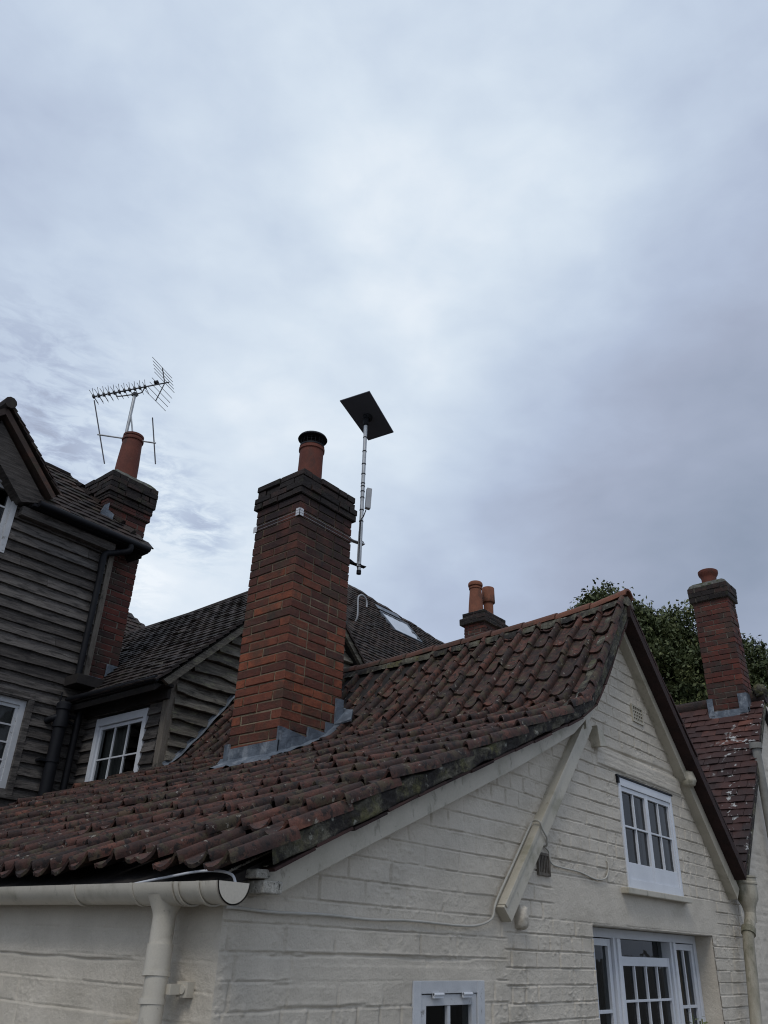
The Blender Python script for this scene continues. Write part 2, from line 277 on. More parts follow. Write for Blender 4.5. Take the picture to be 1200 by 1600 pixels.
# ------------------------------------------------------------------ painted masonry as a relief
def masonry_h(u, v, ch, bl=.225, seed=0, depth=.006, vj=.5):
    wob = .0030*(fbm(u*1.3, v*.9+seed, 3, seed)-.5)*2+.0018*(fbm(u*8, v*3, 2, seed+5)-.5)*2
    vv = v+wob
    c = np.floor(vv/ch).astype(int); fv = vv/ch-c
    hdr = hsh(c, c*0+3, seed+2) > .62
    Lb = np.where(hdr, .5, 1.)*bl; uu = u+hsh(c, c*0, seed)*bl+.006*(fbm(u*3, v*14, 2, seed+8)-.5)
    b = np.floor(uu/Lb).astype(int); fu = uu/Lb-b; Lr = Lb
    rag = .0035*(fbm(u*38, v*38, 2, seed+2)-.3); hb = hsh(c, b, seed+4)
    dlo = fv*ch-rag*.8; dhi = (1-fv)*ch-rag*.8; du = np.minimum(fu, 1-fu)*Lr-rag*1.2
    vis = .40+.60*sst(.34, .60, fbm(u*3.4, v*6+c*1.7, 3, seed+21)); visv = .15+.85*sst(.40, .58, fbm(u*4, v*9, 3, seed+31))
    g = 1-sst(.0008, .0044, np.minimum(dlo, dhi)); gv = 1-sst(.0005, .0055, du)
    h = depth*(1.0-np.maximum(g*vis, 1.25*vj*gv*visv))
    # each brick sits a little differently and bellies out towards its lower edge
    h = h+.0055*(hb-.5)*(1-g)*sst(-.001, .005, du)+.0030*(hsh(b, c, seed+14)-.5)*(fv-.5)*2
    h = h+vis*.0022*np.exp(-(dlo/.006)**2)*(1-g)+.0016*np.exp(-((dhi-.004)/.004)**2)*vis
    fleck = sst(.60, .72, fbm(u*46, v*60, 3, seed+71))
    h = h+.0045*(fbm(u*4, v*4, 3, seed+41)-.5)+.0030*(fbm(u*26, v*34, 4, seed+51)-.5)+.0022*fleck*sst(.42, .6, fbm(u*5, v*5, 2, seed+61))+.003*fleck*np.exp(-(np.minimum(dlo, dhi)/.008)**2)*vis
    return h
def relief(u0, u1, v0, v1, step, hf, topf, holes, place, name, m, parent):
    stu, stv = step if isinstance(step, tuple) else (step, step); nu = int((u1-u0)/stu)+1; nv = int((v1-v0)/stv)+1
    us = np.linspace(u0, u1, nu); vs = np.linspace(v0, v1, nv); U, V = np.meshgrid(us, vs)
    H = hf(U, V)
    P = place(U, V, H).reshape(-1, 3)-np.array(root_loc(parent))
    uc = (U[:-1, :-1]+U[1:, 1:])/2; vc = (V[:-1, :-1]+V[1:, 1:])/2
    keep = vc < topf(uc)
    for (a, b, c, d) in holes: keep &= ~((uc > a) & (uc < b) & (vc > c) & (vc < d))
    I = np.arange(nu*nv).reshape(nv, nu); q = np.stack([I[:-1, :-1], I[:-1, 1:], I[1:, 1:], I[1:, :-1]], -1)[keep]
    me = bpy.data.meshes.new(name); nf = len(q)
    me.vertices.add(len(P)); me.vertices.foreach_set('co', P.ravel().astype(np.float32))
    me.loops.add(nf*4); me.loops.foreach_set('vertex_index', q.ravel().astype(np.int32))
    me.polygons.add(nf); me.polygons.foreach_set('loop_start', np.arange(0, nf*4, 4, dtype=np.int32)); me.polygons.foreach_set('use_smooth', np.ones(nf, bool))
    me.update(calc_edges=True); me.validate()
    a = me.attributes.new('tint', 'FLOAT', 'FACE'); a.data.foreach_set('value', np.full(len(me.polygons), .5, np.float32))
    me.materials.append(m); o = bpy.data.objects.new(name, me); col.objects.link(o); o.parent = parent; return o

# ------------------------------------------------------------------ bricks laid as real bricks round a rectangle
def brick_stack(mbk, mbm, x0, x1, y0, y1, z0, z1, ch=.075, seed=0, jit=.003, mj=.009, tf=None):
    q_ = .003+jit; mbm.box(x0+q_, x1-q_, y0+q_, y1-q_, z0, z1)
    n = max(1, int(round((z1-z0)/ch))); ch = (z1-z0)/n; W = .1
    for k in range(n):
        za = z0+k*ch+mj/2; zb = z0+(k+1)*ch-mj/2
        for side in range(4):
            xs = side % 2 == 0; full = (k % 2 == 0) == xs
            a, b = (x0, x1) if xs else (y0, y1)
            if not full: a += W; b -= W
            Ls = b-a; nb = max(1, int(round(Ls/.215)))
            cuts = [a+Ls*i/nb for i in range(nb+1)]
            if not full and nb >= 2 and k % 4 == 1: cuts = [a]+[a+Ls*(i+.5)/nb for i in range(nb)]+[b]
            for i in range(len(cuts)-1):
                p = cuts[i]+mj/2 if (i or not full) else cuts[i]; q = cuts[i+1]-mj/2 if (i < len(cuts)-2 or not full) else cuts[i+1]
                o = random.uniform(-jit, jit); dz = random.uniform(-.0015, .0015)
                t = random.random() if tf is None else tf(za)
                e = .0035
                if side == 0: O, A, Nn = (p, y0-o, za+dz), (q-p, 0, 0), (0, 1, 0)
                elif side == 2: O, A, Nn = (p, y1+o, za+dz), (q-p, 0, 0), (0, -1, 0)
                elif side == 3: O, A, Nn = (x0-o, p, za+dz), (0, q-p, 0), (1, 0, 0)
                else: O, A, Nn = (x1+o, p, za+dz), (0, q-p, 0), (-1, 0, 0)
                O, A, Nn = Vector(O), Vector(A), Vector(Nn); Zv = Vector((0, 0, zb-za)); an = A.normalized()*e; zn = Vector((0, 0, e))
                jj = lambda: Vector((random.uniform(-1, 1), random.uniform(-1, 1), random.uniform(-1, 1)))*.0022
                f0 = [O+an+zn, O+A-an+zn, O+A-an+Zv-zn, O+an+Zv-zn]; f1 = [O+Nn*e, O+A+Nn*e, O+A+Zv+Nn*e, O+Zv+Nn*e]; f2 = [x+Nn*.09 for x in f1]
                vs = [x+jj() for x in f0]+f1+f2
                fs = [(0, 1, 2, 3)]+[(i_, i_+4, (i_+1) % 4+4, (i_+1) % 4) for i_ in range(4)]+[(i_+4, i_+8, (i_+1) % 4+8, (i_+1) % 4+4) for i_ in range(4)]
                mbk.add(vs, fs, t)

# ------------------------------------------------------------------ roof coverings
class Path:            # polyline in the (x, z) plane, climbing; P(s) gives point and unit normal (upwards)
    def __init__(s, pts):
        s.p = [Vector(q) for q in pts]; s.c = [0]
        for i in range(len(pts)-1): s.c.append(s.c[-1]+(s.p[i+1]-s.p[i]).length)
        s.L = s.c[-1]
    def __call__(s, d):
        i = 0
        while i < len(s.p)-2 and d > s.c[i+1]: i += 1
        a, b = s.p[i], s.p[i+1]; t = (d-s.c[i])/max(1e-6, s.c[i+1]-s.c[i]); q = a+(b-a)*t; T = (b-a).normalized()
        return q, T, Vector((-T.y, T.x)) if T.x > 0 else Vector((T.y, -T.x))
def pantiles(mb, path, y0, y1, cover, gauges, sag, limit=None, tintf=None):
    rows = []; s = 0
    while s < path.L-.02: g = gauges(s); rows.append((s, min(g, path.L-s))); s += g
    prof = []
    for i in range(15):
        t = (-.035, -.03, .0, .04, .09, .14, .19, .24, .31, .42, .58, .73, .86, .95, 1.04)[i]
        if i < 8: h = (.004, .016, .0245, .032, .0355, .033, .024, .011)[i]
        else: h = .011-.024*math.sin(math.pi*min(1, (t-.24)/.75))**.8-(.004 if t > .9 else 0)
        prof.append((t, h))
    th = .012; span = y1-y0; sets = []
    for cv in cover:
        n_ = int(round(span/cv)); sets.append((n_, span/n_, [random.uniform(-.005, .005) for _ in range(n_)]))
    for r, (s0, g) in enumerate(rows):
        low = s0 < 2.55; ny, cover, coljit = sets[0] if low else sets[1]; hk = .86 if low else 1.0
        for k in range(ny):
            yb = y0+k*cover+coljit[k]
            if limit and not limit(s0+g/2, yb+cover/2): continue
            lo_ = s0 < 2.4; sl = random.gauss(0, .024 if lo_ else .008); yaw = random.gauss(0, .030 if lo_ else .016); lift = abs(random.gauss(0, .009 if lo_ else .004)); roll = random.gauss(0, .007)
            t = tintf(s0, yb) if tintf else random.random()
            sa = max(0.0, s0-.0+sl); sb = min(path.L, s0+g+.05+sl); ns = 4
            top = []; 
            for a in range(ns+1):
                f = a/ns; d = sa+(sb-sa)*f; q, T, Nn = path(d); up = .019*(1-f)+.004+lift*(1-f)
                for (tt, h) in prof:
                    # a rounded tail: the trough hangs a little lower than the roll
                    dd = (-.013*math.sin(math.pi*min(1, max(0, (tt-.25)/.77))) if tt > .25 else .010*math.sin(math.pi*max(0, tt+.03)/.29)) if a == 0 else 0
                    dd += (random.uniform(-.003, .003) if a == 0 else 0)
                    y = yb+tt*cover+yaw*(d-sa)
                    hh = up+h*hk*((.92+.14*f) if tt < .3 else 1)+roll*(tt-.5)+sag(y, d)-(.010 if tt > .9 else 0)
                    p = q+T*dd+Nn*hh; top.append((p.x, y, p.y, Nn))
            n = len(prof); vs = [(x, y, z) for x, y, z, _ in top]+[(x-Nn.x*th, y, z-Nn.y*th) for x, y, z, Nn in top]; o = len(top)
            fs = []
            for a in range(ns):
                for i in range(n-1):
                    A = a*n+i; fs.append((A, A+n, A+n+1, A+1)); fs.append((o+A, o+A+1, o+A+n+1, o+A+n))
            for i in range(n-1): fs.append((i, i+1, o+i+1, o+i))
            for a in range(ns): fs.append((a*n, o+a*n, o+(a+1)*n, (a+1)*n)); B = a*n+n-1; fs.append((B, B+n, o+B+n, o+B))
            mb.add(vs, fs, t)
def plain_tiles(mb, O, A, S, la, ls, gauge=.1, wid=.165, th=.012, keep=None, jit=1.0, tintf=None, lift=.018):
    """rows of plain tiles: O eave corner, A unit along the eave, S unit up the slope"""
    O, A, S = Vector(O), Vector(A).normalized(), Vector(S).normalized(); Nn = A.cross(S).normalized()
    if Nn.z < 0: Nn = -Nn
    for r in range(int(ls/gauge)):
        off = (r % 2)*wid/2+random.uniform(-.01, .01)
        sagr = .006*math.sin(r*1.3)
        for k in range(-1, int(la/wid)+1):
            a0 = k*wid+off; a1 = a0+wid-.004
            a0c, a1c = max(0, a0), min(la, a1)
            if a1c-a0c < .02: continue
            if keep and not keep((a0c+a1c)/2, r*gauge+gauge/2): continue
            j = lambda s_: random.gauss(0, s_)*jit
            sl = j(.004); l0 = lift+abs(j(.003)); tw = j(.003)
            p = lambda a, s_, h: O+A*a+S*s_+Nn*(h+.010*(vv(a, s_)))
            s0 = r*gauge+sl; s1 = s0+gauge*1.9
            ps = []
            am = (a0c+a1c)/2; cam_ = .004
            for dn in (-th, 0):
                for (a, s_, h) in ((a0c, s0, l0+tw), (am, s0, l0+cam_), (a1c, s0, l0-tw), (a1c, s1, .0), (am, s1, cam_), (a0c, s1, .0)):
                    ps.append(p(a, s_, h+dn))
            fs = [(5, 4, 1, 0)[::-1], (4, 3, 2, 1)[::-1], (6, 7, 10, 11)[::-1], (7, 8, 9, 10)[::-1], (0, 1, 7, 6), (1, 2, 8, 7), (2, 3, 9, 8), (5, 0, 6, 11), (3, 4, 10, 9), (4, 5, 11, 10)]
            mb.add(ps, fs, tintf(am, s0) if tintf else random.random())
def vv(a, s): return math.sin(a*1.7+s*.9)*.6+math.sin(a*.6-s*2.1+1)*.6+math.sin(a*4.1+s*3.3)*.2

# ------------------------------------------------------------------ weatherboards: parallel to U, facing Nn
def boards(mb, O, U, Nn, z0, z1, ivf, pitch=.105, th=.028, wav=1.0, seed=0):
    O, U, Nn = Vector(O), Vector(U), Vector(Nn); k = 0; z = z0
    while z < z1-.01:
        zt = z+pitch+.012; base = random.random()
        for (a, b) in ivf(z+pitch*.5):
            # split into boards of natural length
            c = [a]; 
            while c[-1] < b-.9 and random.random() < .75: c.append(c[-1]+random.uniform(.7, 1.6))
            c = [x for x in c if x < b-.15]+[b]
            if c[0] != a: c = [a, b]
            for i in range(len(c)-1):
                n = max(2, int((c[i+1]-c[i])/.06)); dz = random.uniform(-.004, .004)*wav; rowsv = []
                for j in range(n+1):
                    u = c[i]+.0015+(c[i+1]-c[i]-.003)*j/n
                    e = wav*(.010*(float(vnoise(np.float64(u*3+k*5.1), np.float64(k*1.7+seed)))-.5)+.006*(float(vnoise(np.float64(u*11+k*3.3), np.float64(k*2.9+seed)))-.5))
                    o = wav*.010*float(vnoise(np.float64(u*4+k*2.2), np.float64(k*4.1+seed+3)))
                    rowsv.append([O+U*u+Nn*(th+.004+o)+Vector((0, 0, z+dz+e)), O+U*u+Nn*(.006+o*.3)+Vector((0, 0, zt+dz)), O+U*u+Nn*(-.004)+Vector((0, 0, zt+dz)), O+U*u+Nn*(.002)+Vector((0, 0, z+dz+e))])
                vs = [p for r in rowsv for p in r]; fs = []
                for j in range(n):
                    for q in range(4): fs.append((j*4+q, j*4+(q+1) % 4, (j+1)*4+(q+1) % 4, (j+1)*4+q))
                fs += [(3, 2, 1, 0), (n*4, n*4+1, n*4+2, n*4+3)]
                mb.add(vs, fs, min(1, max(0, base*.5+random.random()*.5)))
        z += pitch; k += 1

# ------------------------------------------------------------------ windows in a wall frame: (u along, n outward, z up)
class WL:
    def __init__(s, O, U, Nn): s.O, s.U, s.N = Vector(O), Vector(U), Vector(Nn)
    def box(s, mb, u0, u1, n0, n1, z0, z1, t=None):
        mb.obox(s.O+s.U*u0+s.N*n0+Vector((0, 0, z0)), s.U*(u1-u0), s.N*(n1-n0), Vector((0, 0, z1-z0)), t)
def _pane(s, mb, u0, u1, n, z0, z1):
    P = [s.O+s.U*u+s.N*n+Vector((0, 0, z)) for u, z in ((u0, z0), (u1, z0), (u1, z1), (u0, z1))]
    if (P[1]-P[0]).cross(P[3]-P[0]).dot(s.N) < 0: P = P[::-1]
    mb.add(P, [(0, 1, 2, 3)], .5)
WL.pane = _pane
def frame_rect(wl, mb, u0, u1, z0, z1, w, n0, n1, wb=None, wt=None):
    wb = wb or w; wt = wt or w
    wl.box(mb, u0, u0+w, n0, n1, z0, z1); wl.box(mb, u1-w, u1, n0, n1, z0, z1)
    wl.box(mb, u0+w, u1-w, n0, n1-.001, z0, z0+wb); wl.box(mb, u0+w, u1-w, n0, n1-.001, z1-wt, z1)
def sash(wl, mb, mg, u0, u1, z0, z1, nc, nr, w, bar, n0, n1, wb=None, wt=None):
    frame_rect(wl, mb, u0, u1, z0, z1, w, n0, n1, wb, wt); wb = wb or w; wt = wt or w
    a, b, c, d = u0+w, u1-w, z0+wb, z1-wt
    for i in range(1, nc): x = a+(b-a)*i/nc; wl.box(mb, x-bar/2, x+bar/2, n1-.020, n1-.003, c, d)
    for i in range(1, nr): z = c+(d-c)*i/nr; wl.box(mb, a, b, n1-.019, n1-.002, z-bar/2, z+bar/2)
    wl.pane(mg, a, b, n1-.016, c, d)
def room(wl, u0, u1, z0, z1, n, d, parent, curtain=None):
    mb = MB(); O, U, Nn = wl.O, wl.U, wl.N; Z = Vector((0, 0, 1))
    P = lambda u, nn, z: O+U*u+Nn*nn+Z*z
    a, b, c, e = u0, u1, z0, z1
    f = [P(a, n, c), P(b, n, c), P(b, n, e), P(a, n, e)]; g = [P(a, n-d, c), P(b, n-d, c), P(b, n-d, e), P(a, n-d, e)]
    mb.add(f+g, [(4, 5, 6, 7), (0, 1, 5, 4), (1, 2, 6, 5), (2, 3, 7, 6), (3, 0, 4, 7)], .5)
    mb.build('dark_interior', M['dark'], parent)
    if curtain:
        mc = MB(); a, b = curtain; k = int((b-a)/.012); vs = []
        for i in range(k+1):
            u = a+(b-a)*i/k; o = -.07+.012*math.sin(i*1.1)+.006*math.sin(i*2.7)
            vs += [P(u, o, z0), P(u, o, z1)]
        mc.add(vs, [(2*i, 2*i+2, 2*i+3, 2*i+1) for i in range(k)], .5); mc.build('curtain', M['curtain'], parent, smooth=True)

# ================================================================== ground
g = MB(); g.add([(-400, -400, 0), (400, -400, 0), (400, 400, 0), (-400, 400, 0)], [(0, 1, 2, 3)], .5); struct(g.build('ground', M['ground']))

# ================================================================== the cream cottage
cot = thing('cottage', 'cream painted brick cottage with a long red pantile roof and brick chimney in front', 'cottage', (2.3, 2.0, 0))
ROOF = [(-.10, 1.835), (.24, 1.985), (1.0, 2.315), (1.46, 2.508), (2.12, 2.79), (2.33, 2.892), (2.43, 2.992), (2.58, 3.160), (2.985, 3.675)]
path = Path(ROOF)
def zr(x):           # roof surface height (left slopes and right slope)
    xs = [p[0] for p in ROOF]+[4.38]; zs = [p[1] for p in ROOF]+[2.25]
    return np.interp(x, xs, zs)
def sag(y, s): 
    base = .012*math.sin(y*1.9+.6)*min(1, s)+.008*math.sin(y*3.7+s*1.3)+.006*math.sin(s*2.6+y)
    if s > 2.9: base += .07*math.exp(-(y+.12)/.35)*min(1, (s-2.9)/.8)-.03*min(1, (s-2.9)/.8)
    return base
WH = 4.62
holes = [(2.82, 3.59, 1.985, 2.575), (2.36, 3.99, .6, 1.79), (.915, 1.38, .9, 1.55)]
def gable_h(u, v):
    left = masonry_h(u, v, .0775, .235, 3, .0068, .95); right = masonry_h(u, v, .0665, .21, 11, .0100, .75)
    edge = 1.5+(v-1.83)*.92; edge = np.where(v < 1.83, 1.56+0*v, edge); k = sst(-.02, .02, u-edge); h = left*(1-k)+right*k
    # smooth render over the tall window and the vent
    r = sst(.0, .03, v-(1.775+.01*(fbm(u*6, v, 2, 3)-.5)))*sst(.0, .03, (2.005+.02*(fbm(u*5, v, 3, 4)-.5))-v)*sst(.0, .05, u-1.95)*sst(0, .05, 4.15-u)
    h = h*(1-r)+r*(.011+.0015*(fbm(u*14, v*14, 3, 6)-.5))
    # tie beam set in the gable
    b = sst(0, .008, v-2.605)*sst(0, .008, (2.715+.004*np.sin(u*5))-v)*sst(0, .02, u-2.56)*sst(0, .03, 3.8-u)
    h = h*(1-b)+b*(.020+.004*(fbm(u*3, v*110, 3, 9)-.5)+.003*(fbm(u*18, v*60, 2, 19)-.5))
    gap = np.exp(-((v-2.728-.006*np.sin(u*4))/.007)**2)*sst(0, .05, u-2.5)*sst(0, .05, 3.85-u); h = h-.012*gap
    # long ragged cracks in the lower left brickwork
    for (zc, a, c, s_, d) in ((1.618, .10, 1.34, 1, .011), (1.545, .16, .9, 2, .005), (1.475, .2, .7, 4, .006)):
        zz = zc+.012*(fbm(u*3, u*0+s_, 3, s_)-.5)*2+.004*(fbm(u*22, u*0+s_, 2, s_+7)-.5)
        m_ = sst(a, a+.1, u)*sst(-c, -c+.1, -u); dd = v-zz
        h = h-m_*d*np.exp(-(dd/.0035)**2)+m_*.0015*np.exp(-((dd-.010)/.005)**2)
    board = sst(0, .01, v-1.53)*sst(0, .01, 1.60-v)*sst(0, .03, u-.28)*sst(0, .05, 1.5-u); h = h*(1-board*.85)+board*.85*(.008+.002*(fbm(u*3, v*70, 3, 2)-.5))
    c = sst(-.004, .012, u)
    return np.maximum(h, .0)*c+.004*(1-c)
relief(-.004, WH, 1.15, 3.72, (.0048, .0036), gable_h, lambda u: zr(u)-.035, holes, lambda U, V, H: np.stack([U, -H, V], -1), 'gable_wall', M['paint'], cot)
mb = MB(); mb.prism([(-.002, .012, 0), (2.36, .012, 0), (2.36, .012, 1.17), (-.002, .012, 1.17)], (0, .2, 0)); mb.prism([(3.99, .012, 0), (WH, .012, 0), (WH, .012, 1.17), (3.99, .012, 1.17)], (0, .2, 0))
mb.prism([(2.36, .012, 0), (3.99, .012, 0), (3.99, .012, .7), (2.36, .012, .7)], (0, .2, 0)); mb.prism([(WH-.2, .25, 0), (WH-.004, .25, 0), (WH-.004, .25, 2.0), (WH-.2, .25, 2.0)], (0, 4.0, 0)); mb.prism([(WH-.05, .02, 0), (WH-.006, .02, 0), (WH-.006, .02, 1.9), (WH-.05, .02, 1.9)], (0, .23, 0))
mb.build('lower_wall', M['paint'], cot)
def eave_h(u, v):
    h = masonry_h(u, v, .080, .24, 23, .0045, .5)*.9+.002
    for (zc, a, c, s_, d) in ((1.59, .35, 2.0, 2, .006),):
        zz = zc+.012*(fbm(u*3, u*0+s_, 3, s_+40)-.5)*2; m_ = sst(a, a+.1, u)*sst(-c, -c+.1, -u); h = h-m_*d*np.exp(-((v-zz)/.004)**2)+m_*.0035*np.exp(-((v-zz-.011)/.006)**2)
    top = sst(1.68, 1.72, v); h = h*(1-top)+.0045*top
    c = sst(-.004, .012, u); return np.maximum(h, 0)*c+.004*(1-c)
relief(-.004, 4.25, 1.15, 1.80, (.0055, .0038), eave_h, lambda u: 9+0*u, [], lambda U, V, H: np.stack([-H, U, V], -1), 'eaves_wall', M['paint'], cot)
mb = MB(); mb.box(.012, .2, .02, 4.25, 0, 1.17); mb.box(.05, 2.2, 4.05, 4.24, 0, 1.85); mb.build('rear_wall', M['paint'], cot)
# roof
mb = MB()
def lim(s, y):
    q, T, Nn = path(s)
    if q.x > 2.30 and y > 3.72: return False
    if q.x > 1.86 and q.x < 2.47 and 1.97 < y < 2.38: return False
    return True
ct = {}
def ptint(s, y):
    q = float(fbm(np.float64(s*1.1+3), np.float64(y*1.3), 3, 2)); base = random.random()*.75+.55*(q-.4)
    if s > 3.0: base = base*.8+.28
    if s > 3.6: base -= .25
    return min(1, max(0, base))
pantiles(mb, path, -.135, 4.27, (.121, .150), lambda s: .262 if s < 2.3 else .200, sag, lim, ptint)
roof = mb.build('roof', M['pantile'], cot, smooth='auto')
mb = MB()
rp = Path([(2.985, 3.675), (3.4, 3.24), (3.9, 2.73), (4.40, 2.22)]); rp_pts = [(3.0, 3.665), (4.40, 2.225)]
for i in range(9):
    a = i/9; b = (i+1)/9+.02; x0 = 3.0+1.40*a; x1 = 3.0+1.40*min(b, 1.01); z0 = 3.665-1.44*a+.012; z1 = 3.665-1.44*min(b, 1.01)+.03
    for k in range(24):
        y = -.15+k*.16+random.uniform(-.006, .006); mb.prism([(x0, y, z0), (x1, y, z1), (x1, y, z1-.02), (x0, y, z0-.02)], (0, .155, 0))
mb.build('far_roof_slope', M['soffit_tile'], cot)
mb = MB()       # close boarding under the tiles
pts = [(x, z-.042) for x, z in ROOF]+[(4.36, 2.215)]; 
up_ = pts[:]; dn = [(x+.0, z-.03) for x, z in pts][::-1]
main_ = [(x, z) for x, z in up_ if x < 2.5]; 
for (ya, yb, P_) in ((-.06, 3.68, up_), (3.68, 4.22, [p for p in up_ if p[0] < 2.3])):
    for i in range(len(P_)-1):
        (xa, za), (xb, zb) = P_[i], P_[i+1]; mb.hexa([(xa, ya, za-.03), (xb, ya, zb-.03), (xb, yb, zb-.03), (xa, yb, za-.03), (xa, ya, za), (xb, ya, zb), (xb, yb, zb), (xa, yb, za)])
mb.box(-.02, .0, -.02, 4.22, 1.77, 1.815)
mb.build('roof_boarding', M['dark_wood'], cot)
# mortared verge along the left slopes
def verge_strip(pts, y, depth, m, name, out=.012, seed=1, top=.018):
    mb = MB(); P = Path(pts); n = int(P.L/.012); rows = 9; vs = []
    for i in range(n+1):
        s = P.L*i/n; q, T, Nn = P(s)
        lo = depth*(.9+.25*(float(fbm(np.float64(s*9), np.float64(seed), 3, seed))-.5)*2)
        hi = top+.008*math.sin(s*27)
        line = [(q+Nn*hi, y+.09), (q+Nn*(hi+.006), y+.03)]
        for r in range(rows):
            f = r/(rows-1); d = hi-(hi+lo)*f
            b = out*(.4+1.2*float(fbm(np.float64(s*22), np.float64(f*3+seed), 3, seed+4)))*(1-.3*f)
            line.append((q+Nn*d, y-b))
        line.append((q-Nn*lo, y+.06))
        vs.append([(p.x, yy, p.y) for p, yy in line])
    k = len(vs[0]); fl = [p for l in vs for p in l]
    mb.add(fl, [(i*k+j, (i+1)*k+j, (i+1)*k+j+1, i*k+j+1) for i in range(n) for j in range(k-1)], .5)
    mb.t = [random.random() for _ in mb.t]
    mb.build(name, m, cot, smooth=True)
vp_ = [(x, z) for x, z in ROOF if x > .2]; vp_ = [(.05, 1.90)]+vp_
verge_strip(vp_, -.115, .048, M['verge_mortar'], 'verge', out=.016)
mb = MB(); P = Path(vp_)
for i in range(18):       # creasing tiles sticking out under the verge mortar
    s0 = P.L*i/18; s1 = P.L*(i+1)/18-.006; q0, T, Nn = P(s0); q1, _, N1 = P(s1); o = .046+random.uniform(0, .007); th = .010
    a = [q0-Nn*o, q1-N1*o, q1-N1*(o+th), q0-Nn*(o+th)]; mb.prism([(p.x, -.125-random.uniform(0, .008), p.y) for p in a], (0, .12, 0))
mb.build('undercloak', M['soffit_tile'], cot)
# ridge
mb = MB(); y = -.15; i = 0; rz = lambda y: 3.675+.07*math.exp(-(y+.12)/.35)-.03+.012*math.sin(y*1.9+.6)
while y < 3.7:
    L_ = .262; z = rz(y); z2 = rz(y+L_); r = .062; n = 9; vs = []
    tilt = random.uniform(-.004, .004)
    for (yy, zz, rr) in ((y, z+.018+tilt, r), (y+L_-.008, z2+.012, r*.97)):
        for k in range(n+1):
            an = math.pi*(k/n)*1.0; vs.append((2.99-math.cos(an)*rr*1.05, yy, zz+math.sin(an)*rr*.95-.02))
        for k in range(n+1):
            an = math.pi*(k/n); vs.append((2.99-math.cos(an)*(rr-.014)*1.05, yy, zz+math.sin(an)*(rr-.014)*.95-.02))
    K = n+1; fs = []
    for k in range(n): fs += [(k, k+1, 2*K+k+1, 2*K+k), (K+k, 3*K+k, 3*K+k+1, K+k+1), (k, K+k, K+k+1, k+1), (2*K+k, 2*K+k+1, 3*K+k+1, 3*K+k)]
    fs += [(0, 2*K, 3*K, K), (n, K+n, 3*K+n, 2*K+n)]
    mb.add(vs, fs, max(.0, .95-.17*i) if i < 4 else random.uniform(.1, .5)); y += L_; i += 1
mb.build('ridge_tile', M['ridge_tile'], cot, smooth='auto')
mb = MB(); n = 300; vs = []
for i in range(n+1):
    y = -.14+3.85*i/n; z = rz(y)
    for (dx, dz) in ((-.085, -.075), (-.078, -.045), (-.058, -.02), (0, .0), (.058, -.02), (.09, -.07)):
        j = .010*(float(fbm(np.float64(y*16), np.float64(dx*40+9), 3, 5))-.5)*2; vs.append((2.99+dx*(1+.3*j/.01*.3)+j*.3, y, z+dz+.012+j))
mb.add(vs, [(i*6+k, (i+1)*6+k, (i+1)*6+k+1, i*6+k+1) for i in range(n) for k in range(5)]+[tuple(range(6))], .3); mb.t = [random.random()*.7 for _ in mb.t]
mb.build('ridge_bedding', M['verge_mortar'], cot, smooth=True)
# barge boards
mb = MB(); mb.prism([(.085, -.075, 1.790), (.165, -.075, 1.793), (.60, -.075, 1.983), (1.10, -.075, 2.195), (1.58, -.075, 2.402), (2.20, -.075, 2.69), (2.36, -.075, 2.80), (2.43, -.075, 2.93), (2.12, -.075, 2.74), (1.0, -.075, 2.265), (.085, -.075, 1.865)], (0, .07, 0))
mb.prism([(2.36, -.072, 2.75), (2.56, -.072, 2.98), (2.985, -.072, 3.53), (2.985, -.072, 3.62), (2.5, -.072, 3.03), (2.36, -.072, 2.86)], (0, .07, 0))
o = mb.build('barge_board', M['trim'], cot, bevel=.002)
mb = MB(); mb.prism([(2.985, -.072, 3.62), (2.985, -.072, 3.51), (4.40, -.072, 2.02), (4.47, -.072, 2.09)], (0, .07, 0)); mb.build('barge_board', M['trim'], cot, bevel=.002)
mb = MB(); mb.prism([(2.97, -.15, 3.66), (4.43, -.15, 2.185), (4.40, -.15, 2.14), (2.97, -.15, 3.585)], (0, .16, 0)); mb.build('far_verge', M['soffit_tile'], cot)
# the old rafter box running down the wall, proud of it
mb = MB(); d = Vector((.678, 0, .735)).normalized(); nrm = Vector((-d.z, 0, d.x))
A = Vector((1.535, -.055, 1.765)); Lb = 1.38
w1 = nrm*.082
mb.obox(A, d*Lb, (0, .056, 0), w1)
mb.build('rafter_casing', M['trim'], cot, bevel=.003)
mb = MB(); mb.obox(A+w1*.80+Vector((0, -.006, 0))+d*.012, d*(Lb-.1), (0, .040, 0), nrm*.0200); mb.build('cover_strip', M['trim'], cot, bevel=.002)
# purlin ends
def lump(c, r, name, m, parent, seed=0, sq=1.0, n=18, amp=.16):
    mb = MB(); vs = []; 
    for i in range(n+1):
        for j in range(n):
            th = math.pi*i/n; ph = 2*math.pi*j/n; x, y, z = math.sin(th)*math.cos(ph), math.sin(th)*math.sin(ph), math.cos(th)
            k = max(abs(x), abs(y), abs(z))**-sq; k *= 1+amp*(float(fbm(np.float64(x*2.2+5), np.float64(y*2.2+z*3+seed), 3, seed))-.5)*2
            vs.append((c[0]+x*r[0]*k, c[1]+y*r[1]*k, c[2]+z*r[2]*k))
    mb.add(vs, [(i*n+j, (i+1)*n+j, (i+1)*n+(j+1) % n, i*n+(j+1) % n) for i in range(n) for j in range(n)], .4); return mb.build(name, m, parent, smooth=True)
lump((3.80, -.07, 2.705), (.047, .05, .052), 'purlin_end', M['trim'], cot, 3, .35, amp=.3)
